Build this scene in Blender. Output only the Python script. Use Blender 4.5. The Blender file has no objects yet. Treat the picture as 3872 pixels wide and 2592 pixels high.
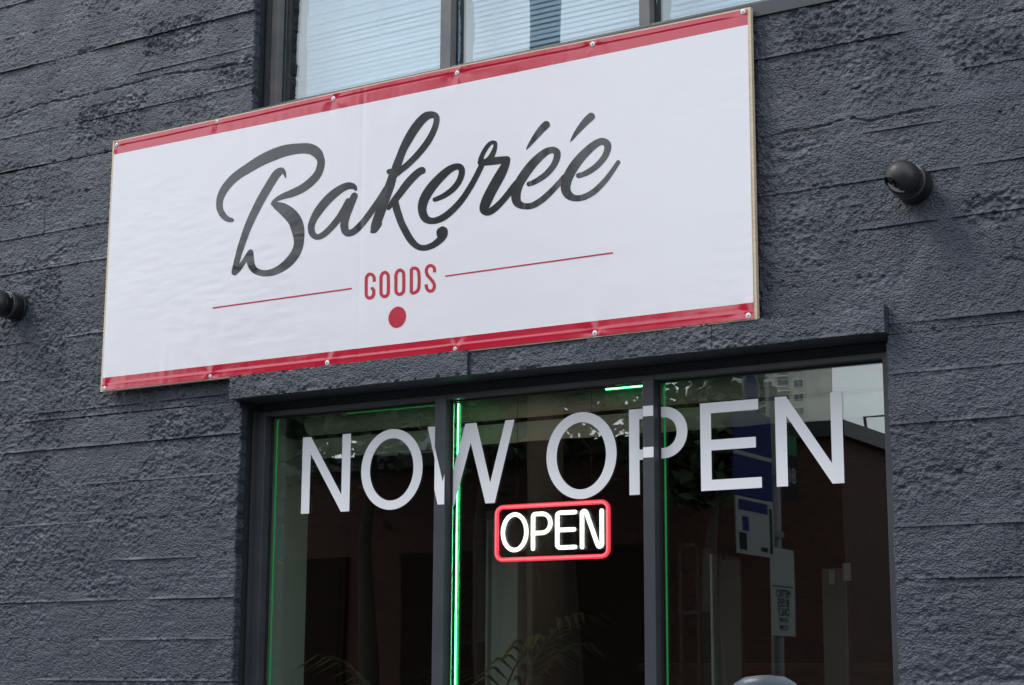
import bpy, bmesh, math, random
import numpy as np
from mathutils import Vector, Matrix
random.seed(7)
rng = np.random.default_rng(11)
scene = bpy.context.scene
COL = scene.collection

# ------------------------------------------------------------------ camera
F_PX, CX, CY = 6635.57, 1936.0, 1296.0            # solved from the lines of the facade
CAM = np.array([3.118, -4.35, 1.6])
RX = np.array([0.85004893, 0.52667757, 0.00524853])
UP = np.array([0.09554534, -0.16399283, 0.98182353])
FW = np.array([-0.51796515, 0.83409657, 0.18972352])
cd = bpy.data.cameras.new('camera'); co = bpy.data.objects.new('camera', cd); COL.objects.link(co)
cd.sensor_width = 36.0; cd.lens = 36.0 * F_PX / 3872.0; cd.clip_start = 0.05; cd.clip_end = 2000
m = Matrix(((RX[0], UP[0], -FW[0], CAM[0]), (RX[1], UP[1], -FW[1], CAM[1]), (RX[2], UP[2], -FW[2], CAM[2]), (0, 0, 0, 1)))
co.matrix_world = m
scene.camera = co

# ------------------------------------------------------------------ sky, sun, exposure
SUN_EL, SUN_AZ = math.radians(50), math.radians(232)   # azimuth from +Y, clockwise seen from above
world = bpy.data.worlds.new('World'); scene.world = world; world.use_nodes = True
nt = world.node_tree; nt.nodes.clear()
def wn(t): return nt.nodes.new(t)
sky = wn('ShaderNodeTexSky'); sky.sky_type = 'NISHITA'; sky.sun_disc = False
sky.sun_elevation = SUN_EL; sky.sun_rotation = SUN_AZ; sky.dust_density = 2.0; sky.ozone_density = 1.5
tcw = wn('ShaderNodeTexCoord'); mpw = wn('ShaderNodeMapping'); mpw.inputs['Scale'].default_value = (1, 1, 2.2)
nzw = wn('ShaderNodeTexNoise'); nzw.inputs['Scale'].default_value = 2.2; nzw.inputs['Detail'].default_value = 6
rpw = wn('ShaderNodeValToRGB'); rpw.color_ramp.elements[0].position = 0.30; rpw.color_ramp.elements[1].position = 0.62
rpw.color_ramp.elements[0].color = (0.45, 0.45, 0.45, 1); rpw.color_ramp.elements[1].color = (0.92, 0.92, 0.92, 1)
mxw = wn('ShaderNodeMix'); mxw.data_type = 'RGBA'
mxw.inputs['B'].default_value = (27.0, 28.4, 31.0, 1)   # cloud, on the physical scale of the sky node
bgw = wn('ShaderNodeBackground'); bgw.inputs['Strength'].default_value = 0.10
outw = wn('ShaderNodeOutputWorld')
L = nt.links.new
L(tcw.outputs['Generated'], mpw.inputs['Vector']); L(mpw.outputs['Vector'], nzw.inputs['Vector'])
L(nzw.outputs['Fac'], rpw.inputs['Fac']); L(rpw.outputs['Color'], mxw.inputs['Factor'])
L(sky.outputs['Color'], mxw.inputs['A']); L(mxw.outputs['Result'], bgw.inputs['Color']); L(bgw.outputs['Background'], outw.inputs['Surface'])
sd = bpy.data.lights.new('sun', 'SUN'); sd.energy = 1.5; sd.angle = math.radians(16); sd.color = (1.0, 0.96, 0.9)
so = bpy.data.objects.new('sun', sd); COL.objects.link(so)
sdir = Vector((math.sin(SUN_AZ) * math.cos(SUN_EL), math.cos(SUN_AZ) * math.cos(SUN_EL), math.sin(SUN_EL)))
so.rotation_euler = (-sdir).to_track_quat('-Z', 'Y').to_euler(); so.location = (0, -10, 20)
vs = scene.view_settings; vs.view_transform = 'Standard'; vs.look = 'None'; vs.gamma = 1; vs.exposure = -0.50
vs.use_curve_mapping = False

# ------------------------------------------------------------------ helpers
def P(x, y, yp=0.0):
    """photo pixel (3872 wide) -> world (X, Z) on the vertical plane y = yp"""
    d = RX * ((x - CX) / F_PX) - UP * ((y - CY) / F_PX) + FW
    t = (yp - CAM[1]) / d[1]
    p = CAM + d * t
    return p[0], p[2]

def link(o, parent=None):
    COL.objects.link(o)
    if parent is not None:
        o.parent = parent
    return o
def tag(o, label=None, cat=None, group=None, kind=None):
    if label: o['label'] = label
    if cat: o['category'] = cat
    if group: o['group'] = group
    if kind: o['kind'] = kind
    return o
def empty(name, loc=(0, 0, 0)):
    o = bpy.data.objects.new(name, None); o.location = loc; o.empty_display_size = 0.1
    return link(o)
def adopt(o, parent):
    """child whose mesh is in world coordinates: parts of a thing offset its Empty, sub-parts sit on parts that are already at the origin"""
    o.parent = parent
    o.matrix_parent_inverse = Matrix.Translation(-Vector(parent.location)) if parent.type == 'EMPTY' else Matrix.Identity(4)
    return o
class MB:
    """collects verts / faces in world coordinates (or local ones) and builds one mesh object"""
    def __init__(s): s.v = []; s.f = []; s.mi = []
    def add(s, verts, faces, mi=0):
        b = len(s.v); s.v += [tuple(p) for p in verts]
        s.f += [tuple(b + i for i in f) for f in faces]; s.mi += [mi] * len(faces)
        return s
    def box(s, x0, x1, y0, y1, z0, z1, mi=0):
        return s.add([(x0, y0, z0), (x1, y0, z0), (x1, y1, z0), (x0, y1, z0), (x0, y0, z1), (x1, y0, z1), (x1, y1, z1), (x0, y1, z1)],
                     [(0, 3, 2, 1), (4, 5, 6, 7), (0, 1, 5, 4), (1, 2, 6, 5), (2, 3, 7, 6), (3, 0, 4, 7)], mi)
    def tube(s, pts, r, n=10, mi=0, closed=False, flat=1.0):
        pts = [Vector(p) for p in pts]; k = len(pts); rs = r if isinstance(r, (list, tuple)) else [r] * k
        ref = Vector((0, 1, 0)); V = []
        for i, p in enumerate(pts):
            a = pts[(i - 1) % k] if (closed or i > 0) else p; b = pts[(i + 1) % k] if (closed or i < k - 1) else p
            t = (b - a).normalized()
            rf = ref if abs(t.dot(ref)) < 0.95 else Vector((1, 0, 0))
            u = t.cross(rf).normalized(); w = t.cross(u).normalized()
            for j in range(n):
                an = 2 * math.pi * j / n
                V.append(p + u * (math.cos(an) * rs[i]) + w * (math.sin(an) * rs[i] * flat))
        Fc = []
        for i in range(k if closed else k - 1):
            a, b = i * n, ((i + 1) % k) * n
            for j in range(n): Fc.append((a + j, a + (j + 1) % n, b + (j + 1) % n, b + j))
        if not closed:
            Fc.append(tuple(range(n - 1, -1, -1))); Fc.append(tuple(range((k - 1) * n, k * n)))
        return s.add(V, Fc, mi)
    def lathe(s, prof, origin, axis, n=28, mi=0):
        """profile [(r, h)...] turned about axis"""
        ax = Vector(axis).normalized(); o = Vector(origin)
        rf = Vector((0, 0, 1)) if abs(ax.z) < 0.9 else Vector((1, 0, 0))
        u = ax.cross(rf).normalized(); w = ax.cross(u)
        V = []; Fc = []
        for r, h in prof:
            for j in range(n):
                an = 2 * math.pi * j / n
                V.append(o + ax * h + u * (math.cos(an) * r) + w * (math.sin(an) * r))
        for i in range(len(prof) - 1):
            for j in range(n):
                Fc.append((i * n + j, i * n + (j + 1) % n, (i + 1) * n + (j + 1) % n, (i + 1) * n + j))
        Fc.append(tuple(range(n - 1, -1, -1))); Fc.append(tuple(range((len(prof) - 1) * n, len(prof) * n)))
        return s.add(V, Fc, mi)
    def mesh(s, name, mats):
        me = bpy.data.meshes.new(name); me.from_pydata(s.v, [], s.f)
        for mt in (mats if isinstance(mats, (list, tuple)) else [mats]): me.materials.append(mt)
        if any(s.mi): me.polygons.foreach_set('material_index', s.mi)
        me.update(); return me
    def build(s, name, mats, parent=None, smooth=False, fix=True, bevel=0.0):
        me = s.mesh(name, mats)
        if fix:
            bm = bmesh.new(); bm.from_mesh(me); bmesh.ops.recalc_face_normals(bm, faces=bm.faces); bm.to_mesh(me); bm.free()
        if smooth:
            me.polygons.foreach_set('use_smooth', [True] * len(me.polygons))
        o = link(bpy.data.objects.new(name, me), parent)
        if smooth and smooth != 'all':
            md = o.modifiers.new('edges', 'EDGE_SPLIT'); md.split_angle = math.radians(40)
        if bevel:
            b = o.modifiers.new('bevel', 'BEVEL'); b.width = bevel; b.segments = 2; b.limit_method = 'ANGLE'
        return o

def mat(name, col, rough=0.6, metal=0.0, spec=0.5, emit=None, estr=0.0, coat=0.0, noise=None, bump=None):
    m = bpy.data.materials.new(name); m.use_nodes = True
    n = m.node_tree; b = n.nodes['Principled BSDF']
    b.inputs['Base Color'].default_value = (*col, 1); b.inputs['Roughness'].default_value = rough
    b.inputs['Metallic'].default_value = metal; b.inputs['Specular IOR Level'].default_value = spec
    b.inputs['Coat Weight'].default_value = coat
    if emit: b.inputs['Emission Color'].default_value = (*emit, 1); b.inputs['Emission Strength'].default_value = estr
    if noise or bump:
        tc = n.nodes.new('ShaderNodeTexCoord')
    if noise:                                  # (scale, second colour, stretch)
        mp = n.nodes.new('ShaderNodeMapping'); mp.inputs['Scale'].default_value = noise[2] if len(noise) > 2 else (1, 1, 1)
        nz = n.nodes.new('ShaderNodeTexNoise'); nz.inputs['Scale'].default_value = noise[0]; nz.inputs['Detail'].default_value = 6
        mx = n.nodes.new('ShaderNodeMix'); mx.data_type = 'RGBA'
        mx.inputs['A'].default_value = (*col, 1); mx.inputs['B'].default_value = (*noise[1], 1)
        rp = n.nodes.new('ShaderNodeValToRGB'); rp.color_ramp.elements[0].position = 0.35; rp.color_ramp.elements[1].position = 0.68
        n.links.new(tc.outputs['Object'], mp.inputs['Vector']); n.links.new(mp.outputs['Vector'], nz.inputs['Vector'])
        n.links.new(nz.outputs['Fac'], rp.inputs['Fac']); n.links.new(rp.outputs['Color'], mx.inputs['Factor'])
        n.links.new(mx.outputs['Result'], b.inputs['Base Color'])
    if bump:                                   # (scale, distance, stretch)
        mp2 = n.nodes.new('ShaderNodeMapping'); mp2.inputs['Scale'].default_value = bump[2] if len(bump) > 2 else (1, 1, 1)
        nb = n.nodes.new('ShaderNodeTexNoise'); nb.inputs['Scale'].default_value = bump[0]; nb.inputs['Detail'].default_value = 4
        bp = n.nodes.new('ShaderNodeBump'); bp.inputs['Strength'].default_value = 1.0; bp.inputs['Distance'].default_value = bump[1]
        n.links.new(tc.outputs['Object'], mp2.inputs['Vector']); n.links.new(mp2.outputs['Vector'], nb.inputs['Vector'])
        n.links.new(nb.outputs['Fac'], bp.inputs['Height']); n.links.new(bp.outputs['Normal'], b.inputs['Normal'])
    return m

def glass_mat(name, f0, tint, wave_scale, wave_dist):
    """clear pane: mirror reflection by angle over a tinted see-through; gentle float-glass waviness"""
    m = bpy.data.materials.new(name); m.use_nodes = True; n = m.node_tree; n.nodes.clear()
    A = n.nodes.new
    lw = A('ShaderNodeLayerWeight'); lw.inputs['Blend'].default_value = 0.5
    pw = A('ShaderNodeMath'); pw.operation = 'POWER'; pw.inputs[1].default_value = 5
    mu = A('ShaderNodeMath'); mu.operation = 'MULTIPLY_ADD'; mu.inputs[1].default_value = 1 - f0; mu.inputs[2].default_value = f0
    tr = A('ShaderNodeBsdfTransparent'); tr.inputs['Color'].default_value = (*tint, 1)
    gl = A('ShaderNodeBsdfGlossy'); gl.inputs['Roughness'].default_value = 0.0; gl.inputs['Color'].default_value = (0.97, 1.0, 0.97, 1)
    mx = A('ShaderNodeMixShader'); out = A('ShaderNodeOutputMaterial')
    tc = A('ShaderNodeTexCoord'); nz = A('ShaderNodeTexNoise'); nz.inputs['Scale'].default_value = wave_scale; nz.inputs['Detail'].default_value = 1
    bp = A('ShaderNodeBump'); bp.inputs['Distance'].default_value = wave_dist
    k = n.links.new
    k(lw.outputs['Facing'], pw.inputs[0]); k(pw.outputs[0], mu.inputs[0]); k(mu.outputs[0], mx.inputs['Fac'])
    k(tr.outputs[0], mx.inputs[1]); k(gl.outputs[0], mx.inputs[2]); k(mx.outputs[0], out.inputs['Surface'])
    k(tc.outputs['Object'], nz.inputs['Vector']); k(nz.outputs['Fac'], bp.inputs['Height']); k(bp.outputs['Normal'], gl.inputs['Normal'])
    return m

# ---- numpy value noise
def _h(ix, iy, seed):
    n = (ix.astype(np.int64) * 374761393 + iy.astype(np.int64) * 668265263 + seed * 1442695041) & 0xffffffff
    n = ((n ^ (n >> 13)) * 1274126177) & 0xffffffff
    return ((n ^ (n >> 16)) & 0xffff) / 65535.0
def vnoise(x, y, seed=0):
    ix = np.floor(x); iy = np.floor(y); fx = x - ix; fy = y - iy
    fx = fx * fx * (3 - 2 * fx); fy = fy * fy * (3 - 2 * fy)
    a = _h(ix, iy, seed); b = _h(ix + 1, iy, seed); c = _h(ix, iy + 1, seed); d = _h(ix + 1, iy + 1, seed)
    return (a * (1 - fx) + b * fx) * (1 - fy) + (c * (1 - fx) + d * fx) * fy - 0.5
def fbm(x, y, o=4, seed=0, g=0.5):
    s = 0; a = 1.0
    for i in range(o):
        s = s + a * vnoise(x * 2 ** i + 17.3 * i, y * 2 ** i + 9.1 * i, seed + i); a *= g
    return s
def sstep(a, b, x):
    t = np.clip((x - a) / (b - a), 0, 1); return t * t * (3 - 2 * t)

# ------------------------------------------------------------------ materials
def wall_material():
    m = bpy.data.materials.new('painted_concrete'); m.use_nodes = True; n = m.node_tree; b = n.nodes['Principled BSDF']; A = n.nodes.new; k = n.links.new
    geo = A('ShaderNodeNewGeometry')
    n1 = A('ShaderNodeTexNoise'); n1.inputs['Scale'].default_value = 3.5; n1.inputs['Detail'].default_value = 7; n1.inputs['Roughness'].default_value = 0.65
    r1 = A('ShaderNodeValToRGB'); r1.color_ramp.elements[0].position = 0.3; r1.color_ramp.elements[1].position = 0.72
    r1.color_ramp.elements[0].color = (0.029, 0.037, 0.053, 1); r1.color_ramp.elements[1].color = (0.044, 0.055, 0.077, 1)
    k(geo.outputs['Position'], n1.inputs['Vector']); k(n1.outputs['Fac'], r1.inputs['Fac'])
    # faint brownish weathering in spots
    n2 = A('ShaderNodeTexNoise'); n2.inputs['Scale'].default_value = 6; n2.inputs['Detail'].default_value = 5
    r2 = A('ShaderNodeValToRGB'); r2.color_ramp.elements[0].position = 0.62; r2.color_ramp.elements[1].position = 0.8
    r2.color_ramp.elements[1].color = (0.5, 0.5, 0.5, 1)
    mx = A('ShaderNodeMix'); mx.data_type = 'RGBA'; mx.inputs['B'].default_value = (0.062, 0.058, 0.056, 1)
    k(geo.outputs['Position'], n2.inputs['Vector']); k(n2.outputs['Fac'], r2.inputs['Fac'])
    k(r1.outputs['Color'], mx.inputs['A']); k(r2.outputs['Color'], mx.inputs['Factor']); k(mx.outputs['Result'], b.inputs['Base Color'])
    rr = A('ShaderNodeMapRange'); rr.inputs['To Min'].default_value = 0.30; rr.inputs['To Max'].default_value = 0.48
    k(n1.outputs['Fac'], rr.inputs['Value']); k(rr.outputs['Result'], b.inputs['Roughness'])
    b.inputs['Specular IOR Level'].default_value = 0.6
    # sand grain of the painted concrete
    mp = A('ShaderNodeMapping'); mp.inputs['Scale'].default_value = (0.85, 1, 1.05)
    n3 = A('ShaderNodeTexNoise'); n3.inputs['Scale'].default_value = 185; n3.inputs['Detail'].default_value = 2
    n4 = A('ShaderNodeTexNoise'); n4.inputs['Scale'].default_value = 7; n4.inputs['Detail'].default_value = 3
    r4 = A('ShaderNodeMapRange'); r4.inputs['From Min'].default_value = 0.35; r4.inputs['From Max'].default_value = 0.65; r4.inputs['To Min'].default_value = 0.25; r4.inputs['To Max'].default_value = 1.0
    mu = A('ShaderNodeMath'); mu.operation = 'MULTIPLY'
    bp = A('ShaderNodeBump'); bp.inputs['Distance'].default_value = 0.0105; bp.inputs['Strength'].default_value = 1.0
    k(geo.outputs['Position'], mp.inputs['Vector']); k(mp.outputs['Vector'], n3.inputs['Vector']); k(geo.outputs['Position'], n4.inputs['Vector'])
    k(n4.outputs['Fac'], r4.inputs['Value']); k(n3.outputs['Fac'], mu.inputs[0]); k(r4.outputs['Result'], mu.inputs[1])
    k(mu.outputs[0], bp.inputs['Height']); k(bp.outputs['Normal'], b.inputs['Normal'])
    return m
M = {}
M['wall'] = wall_material()
M['core'] = mat('shade_dark_reveal', (0.013, 0.015, 0.019), 0.6, bump=(60, 0.004))  # darker than the wall paint: shade of the recesses put into the colour
M['frame'] = mat('frame_paint', (0.040, 0.045, 0.055), 0.38, noise=(9, (0.050, 0.054, 0.063)))
M['frame_dirty'] = mat('weathered_aluminium', (0.115, 0.122, 0.132), 0.45, noise=(14, (0.17, 0.16, 0.145)))
M['rubber'] = mat('black_gasket', (0.012, 0.012, 0.013), 0.5)
M['glass'] = glass_mat('shop_glass', 0.19, (0.78, 0.82, 0.80), 2.6, 0.0003)
M['glass_up'] = glass_mat('upper_glass', 0.15, (0.80, 0.88, 0.92), 2.0, 0.0012)
M['vinyl_white'] = mat('white_window_vinyl', (0.84, 0.85, 0.87), 0.42)
M['ply'] = mat('plywood', (0.62, 0.50, 0.34), 0.7, noise=(40, (0.74, 0.63, 0.46), (1, 1, 8)))
M['ban_white'] = mat('banner_white', (0.80, 0.80, 0.83), 0.16, spec=0.5, bump=(420, 0.0001))
M['ban_red'] = mat('banner_red', (0.52, 0.018, 0.045), 0.11, spec=0.95, bump=(420, 0.0001))
M['ink_black'] = mat('banner_black_ink', (0.016, 0.016, 0.019), 0.11, spec=0.8, noise=(30, (0.022, 0.022, 0.025)), bump=(420, 0.0001))
M['ink_red'] = mat('banner_red_ink', (0.50, 0.025, 0.05), 0.25)
M['washer'] = mat('white_washer', (0.82, 0.83, 0.84), 0.35)
M['screw'] = mat('screw_steel', (0.42, 0.44, 0.47), 0.3, metal=0.9)
M['cam_black'] = mat('camera_black', (0.012, 0.012, 0.014), 0.38)
M['cam_shell'] = mat('camera_shell', (0.022, 0.022, 0.024), 0.42)
M['cam_ring'] = mat('camera_ring_grey', (0.05, 0.053, 0.06), 0.35)
M['cam_gloss'] = mat('camera_gloss', (0.004, 0.004, 0.005), 0.06, coat=0.5)
M['cam_print'] = mat('camera_print', (0.55, 0.55, 0.57), 0.5)
M['slat'] = mat('blind_slat', (0.66, 0.73, 0.80), 0.5)  # white slats, with the blue of the sky light mixed into the colour
M['cord'] = mat('blind_cord', (0.8, 0.82, 0.84), 0.7)
M['reveal'] = mat('white_plaster', (0.80, 0.79, 0.75), 0.7, noise=(3, (0.78, 0.78, 0.74)))
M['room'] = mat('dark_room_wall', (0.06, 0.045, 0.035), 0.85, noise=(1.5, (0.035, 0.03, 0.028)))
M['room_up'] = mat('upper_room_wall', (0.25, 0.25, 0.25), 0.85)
M['shade'] = mat('cream_fabric', (0.86, 0.83, 0.72), 0.85, noise=(8, (0.78, 0.75, 0.64), (1, 1, 0.2)))
M['wood'] = mat('wood', (0.20, 0.10, 0.045), 0.5, noise=(12, (0.12, 0.055, 0.025), (1, 1, 10)))
M['dark'] = mat('dark_metal', (0.02, 0.02, 0.022), 0.5)
M['pale'] = mat('pale_panel', (0.17, 0.165, 0.155), 0.7)
M['paper'] = mat('paper', (0.45, 0.45, 0.43), 0.8)
M['green_core'] = mat('led_core', (0.1, 0.6, 0.3), 0.4, emit=(0.16, 1.0, 0.42), estr=26.0)
M['green_sleeve'] = mat('led_sleeve', (0.1, 0.6, 0.3), 0.4, emit=(0.0, 0.75, 0.09), estr=0.9)
M['green_dim'] = mat('led_dim', (0.1, 0.6, 0.3), 0.4, emit=(0.01, 0.5, 0.08), estr=0.75)
M['neon_white'] = mat('neon_white', (0.8, 0.8, 0.8), 0.4, emit=(1.0, 0.97, 0.92), estr=4.5)
M['neon_red'] = mat('neon_red', (0.6, 0.05, 0.08), 0.4, emit=(1.0, 0.04, 0.085), estr=3.0)
M['neon_red_core'] = mat('neon_red_core', (0.6, 0.1, 0.1), 0.4, emit=(1.0, 0.19, 0.22), estr=3.2)
M['acrylic'] = glass_mat('clear_acrylic', 0.012, (0.6, 0.6, 0.62), 1, 0.0)
M['leaf'] = mat('palm_leaf', (0.085, 0.12, 0.03), 0.45, noise=(5, (0.16, 0.15, 0.05)))
M['pot'] = mat('terracotta', (0.28, 0.11, 0.06), 0.8)
M['soil'] = mat('soil', (0.03, 0.022, 0.016), 0.95)
# street side
M['asphalt'] = mat('asphalt', (0.048, 0.048, 0.05), 0.9, noise=(5, (0.062, 0.061, 0.06)), bump=(120, 0.004))
M['concrete'] = mat('pavement', (0.085, 0.085, 0.083), 0.9, noise=(2.5, (0.11, 0.108, 0.104)))
M['earth'] = mat('ground', (0.08, 0.078, 0.07), 0.95, noise=(0.3, (0.06, 0.06, 0.05)))
M['paint_y'] = mat('road_yellow', (0.6, 0.42, 0.06), 0.8)
M['pole_wood'] = mat('utility_wood', (0.09, 0.06, 0.04), 0.9, noise=(6, (0.13, 0.09, 0.06), (8, 8, 1)))
M['galv'] = mat('galvanised', (0.10, 0.10, 0.105), 0.6, metal=0.3)
M['sign_blue'] = mat('sign_blue', (0.006, 0.011, 0.075), 0.7, spec=0.15)
M['sign_white'] = mat('sign_white', (0.20, 0.21, 0.21), 0.7, spec=0.2)
M['sign_green'] = mat('sign_green', (0.01, 0.10, 0.04), 0.7, spec=0.15)
M['sign_black'] = mat('sign_black', (0.012, 0.012, 0.013), 0.8, spec=0.1)
M['sign_yellow'] = mat('sign_yellow', (0.75, 0.55, 0.05), 0.5)
M['meter'] = mat('pay_station_grey', (0.30, 0.34, 0.42), 0.35, metal=0.3)
M['tower'] = mat('tower_concrete', (0.50, 0.48, 0.43), 0.85, noise=(0.3, (0.40, 0.385, 0.35)))
M['tower_glass'] = mat('tower_glass', (0.07, 0.09, 0.10), 0.15)
M['tower_white'] = mat('tower_white', (0.72, 0.72, 0.70), 0.7)
M['office'] = mat('office_grey', (0.10, 0.10, 0.105), 0.7, noise=(0.4, (0.13, 0.13, 0.13)))
M['trunk'] = mat('bark', (0.03, 0.022, 0.016), 0.95)
M['leaves'] = mat('street_leaves', (0.016, 0.030, 0.009), 0.8, noise=(0.6, (0.026, 0.045, 0.013)))
def brick_material():
    m = bpy.data.materials.new('red_brick'); m.use_nodes = True; n = m.node_tree; b = n.nodes['Principled BSDF']; A = n.nodes.new
    g = A('ShaderNodeNewGeometry'); sx = A('ShaderNodeSeparateXYZ'); ad = A('ShaderNodeMath'); cb = A('ShaderNodeCombineXYZ')
    bk = A('ShaderNodeTexBrick'); bk.inputs['Scale'].default_value = 4.4
    bk.inputs['Color1'].default_value = (0.060, 0.016, 0.010, 1); bk.inputs['Color2'].default_value = (0.032, 0.010, 0.007, 1); bk.inputs['Mortar'].default_value = (0.06, 0.048, 0.038, 1)
    bk.inputs['Mortar Size'].default_value = 0.012
    k = n.links.new
    k(g.outputs['Position'], sx.inputs[0]); k(sx.outputs['X'], ad.inputs[0]); k(sx.outputs['Y'], ad.inputs[1]); k(ad.outputs[0], cb.inputs['X']); k(sx.outputs['Z'], cb.inputs['Y'])
    k(cb.outputs[0], bk.inputs['Vector']); k(bk.outputs['Color'], b.inputs['Base Color']); b.inputs['Roughness'].default_value = 0.9
    return m
M['brick'] = brick_material()
M['old_glass'] = mat('dusty_dark_glass', (0.022, 0.014, 0.011), 0.8, spec=0.05)

# ================================================================== the setting: ground, road, pavements
def sheet(name, x0, x1, y0, y1, z, mt):
    return tag(MB().add([(x0, y0, z), (x1, y0, z), (x1, y1, z), (x0, y1, z)], [(0, 1, 2, 3)]).build(name, mt), kind='structure')
tag(MB().box(4.8, 200, -18.5, -14.6, -0.155, 0.0).build('far_pavement', M['concrete']), kind='structure')
sheet('ground', -400, 400, -500, 200, -0.16, M['earth'])
sheet('road', -200, 200, -14.6, -3.95, -0.13, M['asphalt'])
tag(MB().box(-200, 200, -3.95, 0.02, -0.155, 0.0).build('pavement', M['concrete']), kind='structure')
tag(MB().box(-200, -5.6, -18.5, -14.6, -0.155, 0.0).build('far_pavement', M['concrete']), kind='structure')
tag(MB().box(-200, 200, -9.35, -9.25, -0.127, -0.125).box(-200, 200, -9.1, -9.0, -0.127, -0.125).build('road_markings', M['paint_y']), kind='structure')

# ================================================================== the shop building
bld = tag(empty('shop_building', (0, 0, 0)), 'dark blue grey painted board-formed concrete shop building', 'building')
WIN_L, WIN_R = -0.6235, 1.572
SH_TOP = 2.497                 # head of the shop window opening
UP_BOT = 3.445                 # foot of the upper window opening
UP_TOP = 4.95
Z0 = 1.596; DZ = 0.13245
joints = [Z0 + DZ * k for k in range(-12, 32)]
FIXZ = {3.716: 3.705}
cracks = []
# smooth painted-over repairs on the right side (poly-lines in photo pixels) and fine cracks
def pl(pts, yp=0.0): return np.array([P(a * 1.6533, b * 1.6533, yp) for a, b in pts])
repair = [pl([(2050, -40), (2068, 30), (2085, 75), (2112, 100), (2150, 140), (2195, 185), (2210, 225), (2216, 330), (2212, 420), (2180, 470), (2160, 500), (2135, 545), (2112, 590), (2098, 640), (2083, 690), (2070, 740)]),
          pl([(1735, 312), (1800, 298), (1870, 292), (1945, 272), (2010, 272), (2080, 255), (2200, 232), (2342, 208)])]
crackl = [pl([(-40, 281), (0, 272), (90, 240), (180, 222), (300, 192), (380, 172), (470, 160), (576, 142)]),
          pl([(1740, 318), (1800, 303), (1872, 293), (1950, 270), (1990, 279), (2080, 257), (2140, 248)])]
rough_px = [(60, 615, 135, 690), (90, 790, 150, 850), (-20, 730, 40, 780), (45, 955, 140, 1015), (10, 1050, 110, 1100), (180, 245, 330, 300), (500, 145, 580, 180), (1800, 20, 2040, 90), (2120, 95, 2330, 140), (330, 60, 470, 100), (340, 945, 520, 1010), (2200, 450, 2340, 500), (1990, 100, 2030, 140), (2320, 1100, 2342, 1250)]
rough_rects = []
for a, b, c, d in rough_px:
    p0 = P(a * 1.6533, b * 1.6533); p1 = P(c * 1.6533, d * 1.6533); rough_rects.append((p0[0], p1[0], p1[1], p0[1]))
def seg_dist(x, z, line):
    best = np.full(x.shape, 9.0)
    for (ax, az), (bx, bz) in zip(line[:-1], line[1:]):
        dx, dz = bx - ax, bz - az; t = np.clip(((x - ax) * dx + (z - az) * dz) / (dx * dx + dz * dz), 0, 1)
        best = np.minimum(best, np.hypot(x - ax - t * dx, z - az - t * dz))
    return best
def relief(x, z, seed, zb, zt):
    """outward relief in metres of the board-marked concrete"""
    patch = sstep(-0.12, 0.22, fbm(x * 2.3, z * 5.0, 3, 50)) * 0.8 + 0.2
    patch = np.maximum(patch, 0.48 + 0 * x)
    for (a, b, c, d) in rough_rects:
        w = sstep(a - 0.015, a + 0.01, x) * (1 - sstep(b - 0.01, b + 0.03, x)) * sstep(c - 0.01, c + 0.01, z) * (1 - sstep(d - 0.01, d + 0.01, z))
        patch = np.maximum(patch, (1.55 + 0.8 * vnoise(x * 18, z * 18, 77)) * w)
    sm = np.ones_like(x)
    add = np.zeros_like(x)
    for ln in repair:
        d = seg_dist(x, z, ln) + 0.004 * vnoise(x * 40, z * 40, 3)
        w = 1 - sstep(0.010, 0.030, d); sm *= 1 - 0.93 * w; add += 0.0022 * (1 - sstep(0.0, 0.026, d))
    for ln in crackl:
        d = seg_dist(x, z + 0.006 * fbm(x * 28, z * 5, 3, 8), ln)
        d = d + 0.003 * vnoise(x * 90, z * 90, 5); add -= 0.007 * (1 - sstep(0.0005, 0.0036, d)); add += 0.003 * sstep(0.002, 0.006, d) * (1 - sstep(0.01, 0.03, d)) * fbm(x * 30, z * 60, 2, 4)
    grain = fbm(x * 9, z * 120, 2, seed + 5) * 0.0016 * sstep(-0.2, 0.25, fbm(x * 1.1, z * 2.0, 2, seed + 40))    # wood grain of the boards
    sand = fbm(x * 88, z * 108, 2, 21, 0.8) * 0.0052 * patch                # sandy face
    lump = fbm(x * 30, z * 40, 2, 33) * 0.0030 * patch
    pits = vnoise(x * 60, z * 66, 61); pits = -sstep(0.445, 0.495, pits) * 0.006 * (0.3 + patch * 0.7)
    wave = fbm(x * 1.7, z * 3.1, 2, 71) * 0.0030
    # seams: a thin fin left along the foot of a board, breaking off here and there
    wig = 0.0022 * fbm(x * 22, 0 * z + zb * 3, 2, 95)
    e = np.minimum(np.abs(z - zb + wig), np.abs(zt - z + wig))
    on = sstep(-0.12, 0.12, fbm(x * 2.1, 0 * z + zb * 9.7, 3, 99))
    fin = (1 - sstep(0.0, 0.0055, np.abs(z - zb - 0.0015 + wig))) * 0.0075 * on
    gap = -(1 - sstep(0.0, 0.005, np.abs(zt - z + wig))) * 0.0022 * sstep(0.08, 0.3, fbm(x * 2.6, 0 * z + zb * 5.1, 2, 97))
    chew = -(1 - sstep(0.0, 0.014, e)) * sstep(0.22, 0.42, fbm(x * 60, z * 60, 2, 93)) * 0.006
    return (grain + sand + lump + pits + chew) * sm + (fin + gap) * (0.2 + 0.8 * sm) + wave + add
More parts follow.
